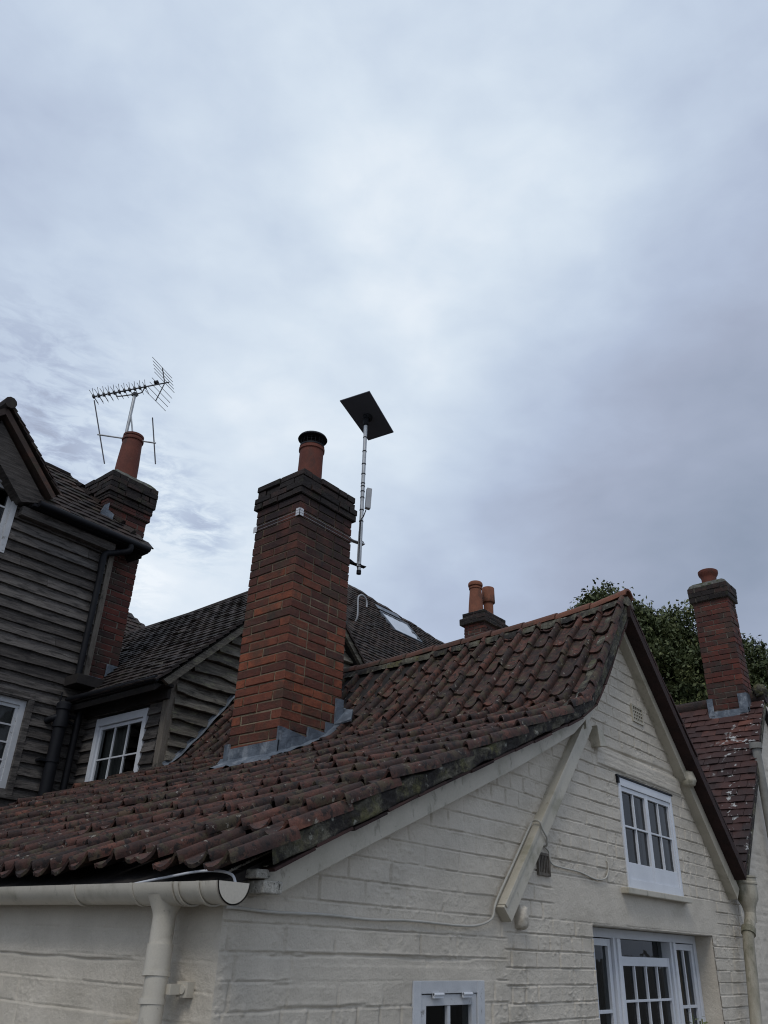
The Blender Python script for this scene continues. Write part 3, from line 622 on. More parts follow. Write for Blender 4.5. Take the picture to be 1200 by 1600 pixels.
for (bx, by, bz, dx_, dy_, dz_) in ((.045, -.115, 1.782, .085, .11, .036), (.02, -.108, 1.822, .062, .10, .026)):
    mb = MB(); mb.obox((bx, by, bz), (dx_, .006, .002), (-.004, dy_, 0), (.004, .002, dz_)); mb.build('rafter_end', M['rough_paint'], cot, bevel=.004)
lump((1.665, -.02, 1.79), (.032, .035, .05), 'mortar_lump', M['paint'], cot, 5, .3, amp=.3)
mb = MB(); mb.prism([(2.52, -.07, 2.685), (2.60, -.07, 2.70), (2.575, -.07, 2.775), (2.50, -.07, 2.80)], (0, .07, 0)); mb.build('purlin_end', M['trim'], cot, bevel=.003)
# air vents
def air_vent(u0, u1, z0, z1, m, cols, rows, label, slats=False):
    wl = WL((0, 0, 0), (1, 0, 0), (0, -1, 0)); a = MB(); frame_rect(wl, a, u0, u1, z0, z1, .012, -.01, .022)
    b = MB(); wl.box(b, u0+.012, u1-.012, .0, .013, z0+.012, z1-.012); bk = b.build('vent_back', M['dark'], None)
    for i in range(1, cols): x = u0+.012+(u1-u0-.024)*i/cols; wl.box(a, x-.0028, x+.0028, .012, .020, z0+.012, z1-.012)
    for i in range(1, rows): z = z0+.012+(z1-z0-.024)*i/rows; wl.box(a, u0+.012, u1-.012, .012, .019, z-.0035, z+.0035)
    o = a.build('air_vent', m, cot); bk.parent = o; bk.location = -cot.location; o['label'] = label
air_vent(3.13, 3.29, 2.965, 3.075, M['trim'], 5, 4, 'square painted air brick high in the gable')
air_vent(1.845, 1.955, 1.975, 2.075, M['post'], 6, 1, 'dark louvred vent beside the sloping timber')
# windows of the gable
wg = WL((0, 0, 0), (1, 0, 0), (0, -1, 0))
# upper casement window
mw = MB(); mg = MB(); frame_rect(wg, mw, 2.82, 3.59, 1.985, 2.575, .026, -.07, .018, .05, .045)
mid = 3.205
o = mw.build('window', M['white'], cot, bevel=.002); o['label'] = 'white two-light casement window in the gable'; winU = o
ms = MB(); sash(wg, ms, mg, 2.847, mid-.001, 2.036, 2.529, 2, 2, .020, .0105, -.04, .010, .085, .026); sash(wg, ms, mg, mid+.001, 3.563, 2.036, 2.529, 2, 2, .020, .0105, -.04, .010, .085, .026)
ms.build('sash', M['white'], winU, bevel=.0015)
mg.build('pane', M['glass'], winU)
mb = MB(); wg.box(mb, 2.73, 3.62, -.05, .055, 1.953, 1.984); mb.build('sill', M['trim'], winU, bevel=.004)
mb = MB(); wg.box(mb, 2.80, 3.61, -.02, .022, 2.576, 2.586); wg.box(mb, 2.805, 2.825, .0, .024, 2.54, 2.5755); mb.build('drip_flashing', M['black'], winU)
room(wg, 2.8, 3.61, 1.97, 2.6, -.071, .6, winU)
# tall three-part window in its reveal
mb = MB(); y1 = -.125
wg.box(mb, 2.335, 2.361, -.20, .005, .7, 1.786); wg.box(mb, 3.986, 4.012, -.20, .005, .7, 1.786); wg.box(mb, 2.335, 4.012, -.20, .006, 1.787, 1.81); mb.build('window_reveal', M['paint'], cot)
mw = MB(); mg = MB(); frame_rect(wg, mw, 2.365, 3.985, .72, 1.785, .04, -.17, -.10, .05, .045)
for (a, b) in ((2.79, 2.88), (3.55, 3.64)): wg.box(mw, a, b, -.17, -.092, .77, 1.74); wg.box(mw, a+.03, b-.03, -.092, -.082, .77, 1.74)
o = mw.build('window', M['white'], cot, bevel=.002); o['label'] = 'tall white three-light window under the rendered lintel'; winL = o
ms = MB()
sash(wg, ms, mg, 2.41, 2.785, .775, 1.735, 2, 3, .034, .016, -.15, -.108); sash(wg, ms, mg, 3.645, 3.94, .775, 1.735, 2, 3, .034, .016, -.15, -.108)
sash(wg, ms, mg, 2.885, 3.545, 1.245, 1.655, 4, 2, .026, .012, -.145, -.105, .035, .045); frame_rect(wg, ms, 2.885, 3.545, .775, 1.243, .03, -.16, -.115)
wg.pane(mg, 2.88, 3.55, -.148, 1.65, 1.74); wg.pane(mg, 2.915, 3.515, -.138, .80, 1.21)
ms.build('sash', M['white'], winL, bevel=.0015); mg.build('pane', M['glass'], winL); room(wg, 2.34, 4.01, .7, 1.80, -.171, .9, winL)
# small window bottom left of the gable
mw = MB(); mg = MB(); frame_rect(wg, mw, .915, 1.38, 1.0, 1.55, .05, -.06, .012, .05, .042); o = mw.build('window', M['old_white'], cot, bevel=.002); o['label'] = 'small top-hung window low in the gable'
ms = MB(); sash(wg, ms, mg, .967, 1.328, 1.052, 1.505, 2, 2, .034, .018, -.04, .006, .04, .036); ms.build('sash', M['old_white'], o, bevel=.0015); mg.build('pane', M['glass'], o)
for x in (1.03, 1.22):
    h = MB(); wg.box(h, x, x+.06, .012, .020, 1.494, 1.512); h.tube([(x, -.020, 1.506), (x+.06, -.020, 1.506)], .005, 8); h.build('hinge', M['white'], o)
room(wg, .9, 1.4, 1.0, 1.56, -.061, .5, o)
# gutter and downpipe on the eaves wall
mb = MB(); cx, cz, r = -.085, 1.803, .058
def half(mb, y0, y1, r, th=.004, cap=False):
    n = 16; vs = []
    for y in (y0, y1):
        for rr in (r, r-th):
            for k in range(n+1): an = math.pi+math.pi*k/n; vs.append((cx+math.cos(an)*rr, y, cz+math.sin(an)*rr))
    K = n+1; fs = []
    for k in range(n): fs += [(k, 2*K+k, 2*K+k+1, k+1), (K+k, K+k+1, 3*K+k+1, 3*K+k), (k, k+1, K+k+1, K+k), (2*K+k, 3*K+k, 3*K+k+1, 2*K+k+1)]
    fs += [(0, K, 3*K, 2*K), (n, 2*K+n, 3*K+n, K+n)]; mb.add(vs, fs, .5)
    if cap: mb.add([(cx+math.cos(math.pi+math.pi*k/n)*r, y0, cz+math.sin(math.pi+math.pi*k/n)*r) for k in range(K)]+[(cx+math.cos(math.pi+math.pi*k/n)*r, y0+.006, cz+math.sin(math.pi+math.pi*k/n)*r) for k in range(K)], [tuple(range(K)), tuple(range(2*K-1, K-1, -1))]+[(k, K+k, K+k+1, k+1) for k in range(n)]+[(0, n, K+n, K)], .5)
half(mb, -.125, 4.25, r); gut = mb.build('gutter', M['plastic'], cot, smooth='auto')
for (a, b, dr, cp, nm) in ((-.135, -.10, .003, True, 'stop_end'), (.045, .062, .006, False, 'gutter_union'), (.075, .27, .004, False, 'running_outlet'), (.072, .074, .007, False, 'gutter_union'), (.271, .285, .007, False, 'gutter_union'), (.605, .622, .005, False, 'gutter_union'), (1.6, 1.62, .005, False, 'gutter_union'), (-.052, -.04, .006, False, 'gutter_union')):
    mb = MB(); half(mb, a, b, r+dr, cap=cp); mb.build(nm, M['plastic'], gut, smooth='auto')
mb = MB(); mb.lathe((cx, .17, 1.62), [(.0345, .0), (.0345, .05), (.0345, .09), (.038, .105), (.052, .135), (.06, .15)], 24); mb.tube([(cx, .17, 1.66), (cx, .165, 1.62), (cx-.008, .155, 1.4), (cx-.012, .15, .9), (cx-.02, .14, .05)], .0335, 24)
o = mb.build('downpipe', M['plastic'], cot, smooth='auto')
mb = MB(); mb.tube([(cx-.001, .1685, 1.64), (cx-.001, .168, 1.572)], .0385, 24); mb.tube([(cx-.001, .168, 1.568), (cx-.002, .167, 1.555)], .041, 24); mb.tube([(cx-.004, .163, 1.50), (cx-.005, .162, 1.485)], .0385, 24)
mb.box(-.07, -.012, .112, .140, 1.512, 1.538); mb.box(-.03, -.004, .085, .135, 1.505, 1.545); mb.tube([(-.035, .105, 1.525), (-.028, .105, 1.525)], .012, 12); mb.build('pipe_bracket', M['plastic'], o, smooth='auto')
mb = MB(); mb.tube([(-.002, .38, 1.418), (-.07, .38, 1.416)], .014, 14); mb.tube([(-.06, .38, 1.416), (-.085, .38, 1.415)], .018, 14); mb.build('overflow_pipe', M['plastic'], cot, smooth='auto')
# cables
def smooth_path(pts, k=6):
    P = [Vector(p) for p in pts]; out = []
    for i in range(len(P)-1):
        p0, p1, p2, p3 = P[max(i-1, 0)], P[i], P[i+1], P[min(i+2, len(P)-1)]
        for j in range(k):
            t = j/k; out.append(.5*((2*p1)+(-p0+p2)*t+(2*p0-5*p1+4*p2-p3)*t*t+(-p0+3*p1-3*p2+p3)*t**3))
    return out+[P[-1]]
mb = MB(); mb.tube(smooth_path([(-.07, .44, 1.80), (-.08, .30, 1.812), (-.085, .14, 1.826), (-.08, .04, 1.835), (-.07, -.04, 1.835), (-.055, -.085, 1.825), (-.05, -.10, 1.80)]), .0042, 8); mb.build('cable', M['wirew'], cot, smooth=True)
mb = MB(); mb.tube(smooth_path([(-.02, -.03, 1.742), (.05, -.018, 1.742), (.2, -.019, 1.738), (.41, -.019, 1.742), (.65, -.019, 1.738), (.89, -.019, 1.744), (1.2, -.019, 1.740), (1.34, -.019, 1.748), (1.43, -.022, 1.775), (1.455, -.022, 1.82), (1.475, -.022, 1.85), (1.52, -.022, 1.90), (1.66, -.022, 2.05), (1.78, -.022, 2.18), (1.80, -.03, 2.205), (1.795, -.065, 2.20), (1.82, -.068, 2.165), (1.86, -.064, 2.135), (1.88, -.05, 2.105), (1.885, -.02, 2.10)]), .0048, 8)
mb.build('cable', M['cable'], cot, smooth='auto')
mb = MB(); mb.tube(smooth_path([(1.90, -.02, 2.105), (1.945, -.022, 2.085), (1.965, -.022, 2.035), (2.08, -.018, 2.025), (2.25, -.018, 2.02), (2.42, -.018, 2.0), (2.53, -.018, 2.01), (2.575, -.018, 2.045), (2.585, -.018, 2.09), (2.585, .0, 2.11)]), .0042, 8); mb.build('cable', M['cable'], cot, smooth=True)
# rainwater head and pipe at the far corner
mb = MB(); hx, hy = 4.535, -.095
mb.lathe((hx, hy, 0), [(.036, 1.885), (.037, 1.95), (.045, 1.985), (.068, 2.03), (.072, 2.06), (.072, 2.12), (.078, 2.124), (.078, 2.135), (.074, 2.14), (.074, 2.16), (.080, 2.165), (.080, 2.175), (.060, 2.176), (.060, 2.1), (.03, 2.02)], 24)
mb.tube([(hx, hy, 1.95), (hx-.015, hy, 1.91), (4.43, hy, 1.82), (4.40, hy, 1.75), (4.36, hy, 1.55), (4.27, hy, 1.2), (4.24, hy, .05)], .036, 20); mb.tube([(4.455, hy, 1.852), (4.43, hy, 1.815)], .046, 20)
mb.build('rainwater_head', M['grimy'], cot, smooth='auto')
mb = MB(); mb.obox((4.42, -.06, 2.20), (.16, 0, -.02), (0, .5, 0), (0, 0, .006)); mb.obox((4.40, -.03, 2.21), (.02, 0, -.01), (0, .5, 0), (-.01, 0, .05)); mb.build('valley_lead', M['lead'], cot)

# main chimney
X0, X1, Y0, Y1 = 1.905, 2.495, 1.92, 2.42
bk, mo = MB(), MB()
def btint(z):
    t = random.random()
    k = np.clip((z-3.7)/.9, 0, 1)
    v = t*.80+.12+.14*(1-np.clip((z-2.7)/1.0, 0, 1))
    if random.random() < .07: v = .97
    if random.random() < .08: v = .02
    return float(np.clip(v-.42*k, 0, 1))
brick_stack(bk, mo, X0, X1, Y0, Y1, 2.45, 4.72, .0668, jit=.0035, mj=.010, tf=btint)
ch = bk.build('chimney', M['brick'], cot); mo.build('chimney_mortar', M['mortar'], ch)
bk, mo = MB(), MB(); brick_stack(bk, mo, X0-.022, X1+.026, Y0-.026, Y1+.026, 4.72, 4.83, .058, jit=.009, mj=.008); brick_stack(bk, mo, X0-.008, X1+.012, Y0-.014, Y1+.014, 4.83, 4.945, .058, jit=.010, mj=.008)
bk.build('chimney_cap', M['cap_brick'], ch); mo.build('cap_mortar', M['cap_brick'], ch)
mb = MB(); mb.hexa([(X0+.01, Y0+.01, 4.93), (X1-.01, Y0+.01, 4.93), (X1-.01, Y1-.01, 4.93), (X0+.01, Y1-.01, 4.93), (2.1, 2.07, 5.0), (2.3, 2.07, 5.0), (2.3, 2.27, 5.0), (2.1, 2.27, 5.0)]); mb.build('flaunching', M['flaunching'], ch)
PC = (2.205, 2.17)
mb = MB(); mb.lathe((PC[0], PC[1], 0), [(.105, 4.95), (.102, 5.2), (.101, 5.345), (.110, 5.35), (.110, 5.375), (.103, 5.38), (.103, 5.395), (.088, 5.395), (.088, 5.1)], 32); mb.build('chimney_pot', M['pot'], ch, smooth='auto')
mb = MB(); mb.lathe((PC[0], PC[1], 0), [(.125, 5.470), (.127, 5.475), (.118, 5.492), (.07, 5.515), (.02, 5.525), (.0, 5.526)], 32); mb.lathe((PC[0], PC[1], 0), [(.0, 5.468), (.125, 5.470)], 32)
mb.lathe((PC[0], PC[1], 0), [(.102, 5.385), (.106, 5.385), (.106, 5.40), (.102, 5.40), (.102, 5.385)], 32)
for k in range(18):
    a = 2*math.pi*k/18; x, y = PC[0]+math.cos(a)*.100, PC[1]+math.sin(a)*.100; mb.tube([(x, y, 5.39), (x, y, 5.472)], .0016, 5)
for z in (5.415, 5.435, 5.452): mb.tube([(PC[0]+math.cos(2*math.pi*k/32)*.1, PC[1]+math.sin(2*math.pi*k/32)*.1, z) for k in range(33)], .0012, 5)
mb.build('chimney_cowl', M['black'], ch, smooth='auto')
# lead flashing round the chimney
mb = MB()
mb.prism([(1.888, 1.905, 2.64), (1.888, 1.905, 2.925), (1.93, 1.905, 2.925), (2.16, 1.905, 2.90), (2.16, 1.905, 2.975), (2.335, 1.905, 2.965), (2.335, 1.905, 3.045), (2.425, 1.905, 3.045), (2.425, 1.905, 3.235), (2.505, 1.905, 3.24), (2.505, 1.905, 2.93), (2.30, 1.905, 2.80)], (0, .012, 0))
mb.prism([(1.892, 1.905, 2.60), (1.892, 1.905, 2.835), (1.892, 2.40, 2.825), (1.892, 2.40, 2.60)], (.010, 0, 0))
mb.prism([(1.886, 2.395, 2.62), (1.886, 2.395, 2.86), (1.886, 2.44, 2.86), (1.886, 2.44, 2.62)], (.02, 0, 0))
mb.prism([(1.905, 2.425, 2.62), (1.905, 2.425, 2.86), (2.16, 2.425, 2.95), (2.505, 2.425, 3.2), (2.505, 2.425, 2.9)], (0, .012, 0))
sl_ = math.tan(math.radians(22.7)); n = 26; vs = []
for i in range(n+1):             # apron dressed down over the tiles
    y = 1.83+.66*i/n
    for j in range(6):
        x = 1.905-.026*j-.012*math.sin(i*.9)*(j == 5); z = float(zr(x))+.052+.012*math.sin(y*2*math.pi/.158)*(j/5)+(0 if j else .02)-.004*j
        vs.append((x, y, z))
mb.add(vs, [(i*6+j, (i+1)*6+j, (i+1)*6+j+1, i*6+j+1) for i in range(n) for j in range(5)], .7)
vs = []
for i in range(25):              # side soaker on the roof beside the front face
    x = 1.83+.60*i/24; z = float(zr(x))+.052
    for j in range(3): vs.append((x, 1.915-.035*j, z+(.012 if j == 0 else 0)+.004*math.sin(i)))
mb.add(vs, [(i*3+j, (i+1)*3+j, (i+1)*3+j+1, i*3+j+1) for i in range(24) for j in range(2)], .5)
zz_ = lambda x, y, h=.05: (x, y, float(zr(x))+h)
mb.prism([zz_(2.42, 1.91), zz_(2.43, 1.84), zz_(2.45, 1.77, .045), zz_(2.53, 1.83), zz_(2.545, 1.91)], (-.006, 0, .010), .9); mb.prism([zz_(2.505, 1.91), zz_(2.505, 2.42), zz_(2.56, 2.42), zz_(2.55, 1.91)], (-.02, 0, .012), .9)
mb.build('lead_flashing', M['lead'], ch)

# ================================================================== satellite panel on its mast
st = thing('satellite_dish', 'flat grey rectangular satellite panel on a slim mast bracketed to the middle brick chimney', 'satellite dish', (2.61, 1.96, 4.34))
c4 = [Vector(p) for p in ((2.36189165, 2.03719128, 5.92281802), (2.40573626, 1.7238813, 5.91175911), (2.86107415, 1.81530946, 5.76359966), (2.83053606, 2.09266735, 5.77071344))]
nn = (c4[1]-c4[0]).cross(c4[2]-c4[1]).normalized(); nn = nn if nn.z > 0 else -nn
mb = MB(); mb.prism(c4, nn*.012); ctr = sum(c4, Vector())/4
pn = mb.build('panel', M['panel'], st, bevel=.003)
mtop = ctr-nn*.055+Vector((-.005, 0, 0)); mb = MB(); mb.tube([ctr-nn*.001, ctr-nn*.03], [.045, .030], 16); mb.tube([ctr-nn*.02, mtop, mtop-Vector((0, 0, .05))], .024, 14); mb.tube([ctr-nn*.015-Vector((.04, 0, 0)), ctr-nn*.015+Vector((.04, 0, 0))], .02, 10)
mb.build('swivel', M['black'], st, smooth='auto')
mbot = Vector((2.635, 1.945, 4.33)); ma = mtop-Vector((0, 0, .04))
mb = MB(); mb.tube([mbot, ma], .0165, 16); mb.tube([mbot+Vector((-.024, -.004, .04)), mbot+Vector((-.022, -.004, .36))], .008, 8); mb.build('mast', M['metal'], st, smooth='auto')
mb = MB()
for f in (.99, .90, .80, .71, .64, .575, .555, .52, .478, .395, .32, .03):
    p = mbot+(ma-mbot)*f; mb = MB(); mb.tube([p-Vector((0, 0, .004)), p+Vector((0, 0, .004))], .0195, 12); mb.build('cable_tie', M['black'], st, smooth='auto')
mb = MB()
mb.tube([mbot-Vector((0, 0, .02)), mbot+Vector((0, 0, .01))], .020, 12); mb.build('end_cap', M['black'], st, smooth='auto'); mb = MB()
mb.tube(smooth_path([mbot+(ma-mbot)*.40+Vector((.03, -.02, 0)), mbot+(ma-mbot)*.35+Vector((.005, -.018, 0)), mbot+(ma-mbot)*.3+Vector((-.018, -.01, 0)), mbot+(ma-mbot)*.06+Vector((-.018, -.01, 0))]), .0045, 6)
mb.build('power_cable', M['black'], st, smooth='auto')
p = mbot+(ma-mbot)*.475; mb = MB(); mb.obox(p+Vector((.022, -.025, -.085)), (.042, -.02, 0), (.022, .035, 0), (.008, 0, .20)); mb.build('power_box', M['greybox'], st, bevel=.005)
for z, lb in ((4.60, 0), (4.385, 1)):
    mb = MB(); mb.obox((2.49, 1.99 if not lb else 1.965, z), (.20, -.05, 0), (.012, .04, 0), (0, 0, .006)); mb.obox((2.497, 2.0, z-.10), (.006, 0, 0), (0, .035, 0), (0, 0, .13)); mb.tube([(2.60, 1.955, z-.006), (2.66, 1.94, z-.006)], .008, 8)
    mb.tube([(2.62, 1.925, z+.004), (2.66, 1.93, z+.004), (2.66, 1.96, z+.004), (2.62, 1.965, z+.004)], .004, 6)
    mb.build('bracket', M['metal'] if not lb else M['black'], st)
mb = MB(); mb.tube([(2.505, 2.01, 4.60), (2.503, 1.995, 4.5), (2.52, 1.975, 4.42), (2.64, 1.945, 4.37)], .009, 8); mb.build('strut', M['black'], st)
mb = MB(); e = .008
for z, dz in ((4.565, .0), (4.535, .0)): mb.tube([(X1+e, Y1+e, z), (X1+e, Y0-e, z), (X0-e, Y0-e, z), (X0-e, Y1+e, z), (X1+e, Y1+e, z)], .0013, 6)
mb.tube([(X1+e, 1.90, 4.55), (X1-.04, 1.906, 4.555)], .006, 6)
mb.build('strap_wire', M['metal'], st)
mb = MB()
for zz in (4.535, 4.557, 4.579): mb.prism([(1.893, 1.907, zz-.009), (1.935, 1.907, zz-.009), (1.935, 1.907, zz+.009), (1.893, 1.907, zz+.009)], (0, .004, 0)); mb.prism([(1.893, 1.907, zz-.009), (1.893, 1.95, zz-.009), (1.893, 1.95, zz+.009), (1.893, 1.907, zz+.009)], (.004, 0, 0))
mb.build('corner_plate', M['wirew'], st); mb = MB(); mb.prism([(1.893, 2.39, 4.52), (1.893, 2.43, 4.52), (1.893, 2.43, 4.57), (1.893, 2.39, 4.57)], (.004, 0, 0)); mb.build('corner_plate', M['wirew'], st)

# ================================================================== tall weatherboarded house, left
th = thing('weatherboarded_house', 'tall dark weatherboarded house at the left edge with brick stack and clay roof', 'house', (1.2, 5.2, 0))
wl = WL((0, 5.0, 0), (1, 0, 0), (0, -1, 0))
def iv(z):
    out = [(-1.5, 2.105)] if z > 3.80 else [(-1.5, 2.27)]
    if z > 5.18: out = [(max(0., .66-(5.97-z)), .66+(5.97-z))] if z < 5.9 else []
    def cut(iv_, a, b): 
        r = []
        for (p, q) in iv_:
            if b <= p or a >= q: r.append((p, q)); continue
            if a > p: r.append((p, a))
            if b < q: r.append((b, q))
        return r
    if 2.70 < z < 3.54: out = cut(out, .75, 1.70)
    if 4.75 < z < 5.45: out = cut(out, .20, 1.07)
    return out
mb = MB(); boards(mb, (0, 5.0, 0), (1, 0, 0), (0, -1, 0), 1.9, 6.6, iv, .107, seed=1); mb.build('weatherboarding', M['board'], th)
mb = MB(); mb.box(-1.5, .20, 5.01, 5.2, 0, 5.3); mb.box(.20, .75, 5.01, 5.2, 0, 4.74); mb.box(.75, 1.2, 5.01, 5.2, 0, 2.7); mb.box(.75, 1.07, 5.01, 5.2, 3.53, 4.74); mb.box(1.07, 1.2, 5.01, 5.2, 3.53, 5.3); mb.prism([(.2, 5.01, 5.46), (1.15, 5.01, 5.46), (.66, 5.01, 5.95)], (0, .19, 0)); mb.box(1.2, 1.70, 5.01, 5.2, 0, 2.7); mb.box(1.2, 1.70, 5.01, 5.2, 3.53, 5.3); mb.box(1.70, 2.10, 5.01, 5.2, 0, 5.3); mb.box(2.10, 2.27, 5.01, 5.2, 0, 3.85); mb.box(1.98, 2.1, 5.2, 9.5, 0, 5.2); mb.build('wall', M['dark_wood'], th)
mb = MB(); wl.box(mb, 2.103, 2.145, 0, .045, 3.80, 5.16); wl.box(mb, 2.147, 2.170, -.01, .03, 3.80, 5.16); mb.build('corner_board', M['post'], th)
# lower window
mb = MB(); mg = MB(); frame_rect(wl, mb, .75, 1.70, 2.68, 3.55, .055, -.02, .034); o = mb.build('window', M['board'], th); o['label'] = 'white sash window in a plain board surround'
ms = MB(); frame_rect(wl, ms, .805, 1.645, 2.735, 3.495, .05, -.06, .0, .06); sash(wl, ms, mg, .855, 1.595, 2.79, 3.445, 3, 4, .03, .014, -.05, -.012); ms.build('sash', M['old_white'], o); mg.build('pane', M['glass'], o); room(wl, .74, 1.7, 2.68, 3.55, -.061, .7, o, (.85, 1.6))
mb = MB(); wl.box(mb, .70, 1.78, -.02, .06, 2.655, 2.68); mb.build('sill', M['board'], o)
# upper window
mb = MB(); mg = MB(); frame_rect(wl, mb, .20, 1.07, 4.74, 5.46, .05, -.02, .03); o = mb.build('window', M['old_white'], th); o['label'] = 'upper white window under the barge board'
ms = MB(); sash(wl, ms, mg, .25, 1.02, 4.79, 5.41, 2, 3, .04, .016, -.05, .0); ms.build('sash', M['old_white'], o); mg.build('pane', M['glass'], o); room(wl, .2, 1.07, 4.74, 5.46, -.061, .7, o)
# gable barge and verge tiles
mb = MB(); mb.prism([(.66, 4.86, 5.955), (1.22, 4.86, 5.385), (1.30, 4.86, 5.33), (1.05, 4.86, 5.24), (.66, 4.86, 5.62)], (0, .14, 0)); mb.build('barge_board', M['board'], th)
mb = MB(); plain_tiles(mb, (1.36, 4.78, 5.44), (0, 1, 0), (-1, 0, 1.0), .66, .96, .08, th=.02); mb.prism([(.66, 4.80, 6.08), (1.33, 4.80, 5.41), (1.30, 4.80, 5.37), (.66, 4.80, 6.0)], (0, .6, 0)); mb.prism([(.66, 4.80, 6.08), (0., 4.80, 5.41), (.02, 4.80, 5.37), (.66, 4.80, 6.0)], (0, .6, 0)); mb.tube([(.66, 4.76, 6.12), (.66, 5.4, 6.12)], .06, 10); mb.build('gable_roof', M['dark_tile'], th)
# main slope, hipped to the right
mb = MB(); S = Vector((0, math.cos(math.radians(50)), math.sin(math.radians(50))))
def keep_l(a, s):
    x = 1.20+a; z = 5.30+s*.766
    xr = np.interp(z, [5.30, 5.80, 5.93, 6.06, 6.12], [2.50, 1.98, 1.84, 1.76, 1.55]); return x < xr and z < 6.12
plain_tiles(mb, (1.20, 4.86, 5.30), (1, 0, 0), S, 1.4, 1.2, .088, th=.014, keep=keep_l, lift=.022)
rf = mb.build('roof', M['dark_tile'], th)
mb = MB(); mb.prism([(1.15, 4.88, 5.27), (2.44, 4.88, 5.27), (2.02, 5.23, 5.71), (1.90, 5.35, 5.86), (1.83, 5.46, 5.99), (1.72, 5.54, 6.085), (1.15, 5.54, 6.085)], (0, .03, -.03)); mb.prism([(1.15, 5.5, 6.0), (1.72, 5.5, 6.0), (1.95, 5.3, 5.72), (2.44, 4.9, 5.24), (2.2, 6.5, 5.2), (1.2, 7.5, 6.0)], (0, 0, -.05)); mb.build('roof_boarding', M['dark_wood'], rf)
mb = MB(); mb.tube([(1.22, 5.56, 6.09), (1.50, 5.55, 6.10), (1.74, 5.53, 6.085)], .05, 10)
for (a_, b_, c_) in ((1.80, 5.47, 5.99), (1.88, 5.38, 5.89), (1.96, 5.29, 5.79), (2.06, 5.19, 5.68), (2.16, 5.10, 5.58), (2.26, 5.02, 5.48)): mb.tube([(a_-.03, b_+.05, c_+.05), (a_+.06, b_-.05, c_-.035)], [.045, .06], 8); mb.build('ridge_tile', M['dark_tile'], rf, smooth='auto')
# eaves gutter, fascia and pipes
mb = MB(); mb.box(1.10, 2.12, 4.90, 4.985, 5.14, 5.23); mb.build('fascia', M['board'], th)
mb = MB(); mb.box(1.16, 2.46, 4.82, 4.99, 5.235, 5.262); mb.tube([(1.20, 4.81, 5.27), (2.46, 4.81, 5.275)], .034, 12); mb.build('gutter', M['black'], th, smooth='auto')
mb = MB(); mb.tube(smooth_path([(2.24, 4.82, 5.25), (2.235, 4.83, 5.18), (2.12, 4.90, 5.13), (2.03, 4.925, 5.08), (2.03, 4.925, 4.9)]), .032, 12); mb.tube([(2.03, 4.925, 5.08), (2.035, 4.925, 3.82)], .030, 14); mb.build('downpipe', M['black'], th, smooth='auto')
mb = MB(); mb.tube([(2.24, 4.80, 3.76), (2.235, 4.86, 3.70), (2.145, 4.925, 3.58), (2.135, 4.93, 3.5)], .032, 12); mb.tube([(2.135, 4.93, 3.56), (2.135, 4.93, 1.9)], .031, 14); mb.tube([(2.135, 4.93, 3.53), (2.135, 4.93, 3.48)], .037, 14); mb.build('downpipe', M['black'], th, smooth='auto')
mb = MB(); sx, sy = 1.955, 4.90; mb.lathe((sx, sy, 0), [(.055, 1.8), (.055, 3.30), (.066, 3.31), (.068, 3.36), (.062, 3.40), (.06, 3.46), (.07, 3.47), (.07, 3.52), (.052, 3.54), (.0, 3.545)], 20)
mb.lathe((sx, sy, 0), [(.056, 3.0), (.063, 3.0), (.063, 3.03), (.056, 3.03)], 20); mb.box(sx-.12, sx, sy-.01, sy+.08, 3.0, 3.02); mb.tube([(sx, sy, 3.42), (sx-.08, sy+.02, 3.38), (sx-.10, sy+.08, 3.36)], .03, 10); mb.tube([(sx, sy, 3.42), (sx+.14, sy+.03, 3.43)], .018, 8); mb.tube([(sx-.05, sy, 3.5), (sx-.06, sy-.02, 3.62)], .006, 6); mb.tube([(sx+.06, sy, 3.38), (sx+.16, sy+.04, 3.37)], .014, 8); mb.build('soil_pipe', M['black'], th, smooth='auto')
# brick stack rising behind the corner board
bk, mo = MB(), MB(); brick_stack(bk, mo, 2.035, 2.535, 5.10, 5.55, 3.75, 5.72, .064, jit=.004, tf=lambda z: random.random()*.85); brick_stack(bk, mo, 2.01, 2.56, 5.075, 5.575, 5.72, 5.80, .04, jit=.003, mj=.006, tf=lambda z: random.random()*.6)
o = bk.build('chimney', M['old_brick'], th); mo.build('chimney_mortar', M['dark_mortar'], o)
bk, mo = MB(), MB(); brick_stack(bk, mo, 2.0, 2.565, 5.06, 5.58, 5.80, 5.88, .04, jit=.003, mj=.006); brick_stack(bk, mo, 1.985, 2.58, 5.045, 5.595, 5.88, 6.13, .060, jit=.012, mj=.006)
bk.build('chimney_cap', M['cap_brick'], o); mo.build('cap_mortar', M['cap_brick'], o)
mb = MB(); n = 20; vs = []
for i, (k, z) in enumerate(((1.0, 6.125), (.93, 6.165), (.78, 6.20), (.5, 6.225), (.2, 6.235))):
    for j in range(32):
        a = 2*math.pi*j/32; c_, s_ = math.cos(a), math.sin(a); q = max(abs(c_), abs(s_)); rr = k*(1 if i == 0 else .97)
        vs.append((2.2875+c_/q*.290*rr, 5.325+s_/q*.268*rr, z+.02*(float(fbm(np.float64(a*3), np.float64(i*2.), 2, 3))-.5)))
mb.add(vs, [(i*32+j, i*32+(j+1) % 32, (i+1)*32+(j+1) % 32, (i+1)*32+j) for i in range(4) for j in range(32)]+[tuple(range(4*32, 5*32))], .3); mb.build('flaunching', M['flaunching'], o, smooth=True)
PT = (2.285, 5.325)
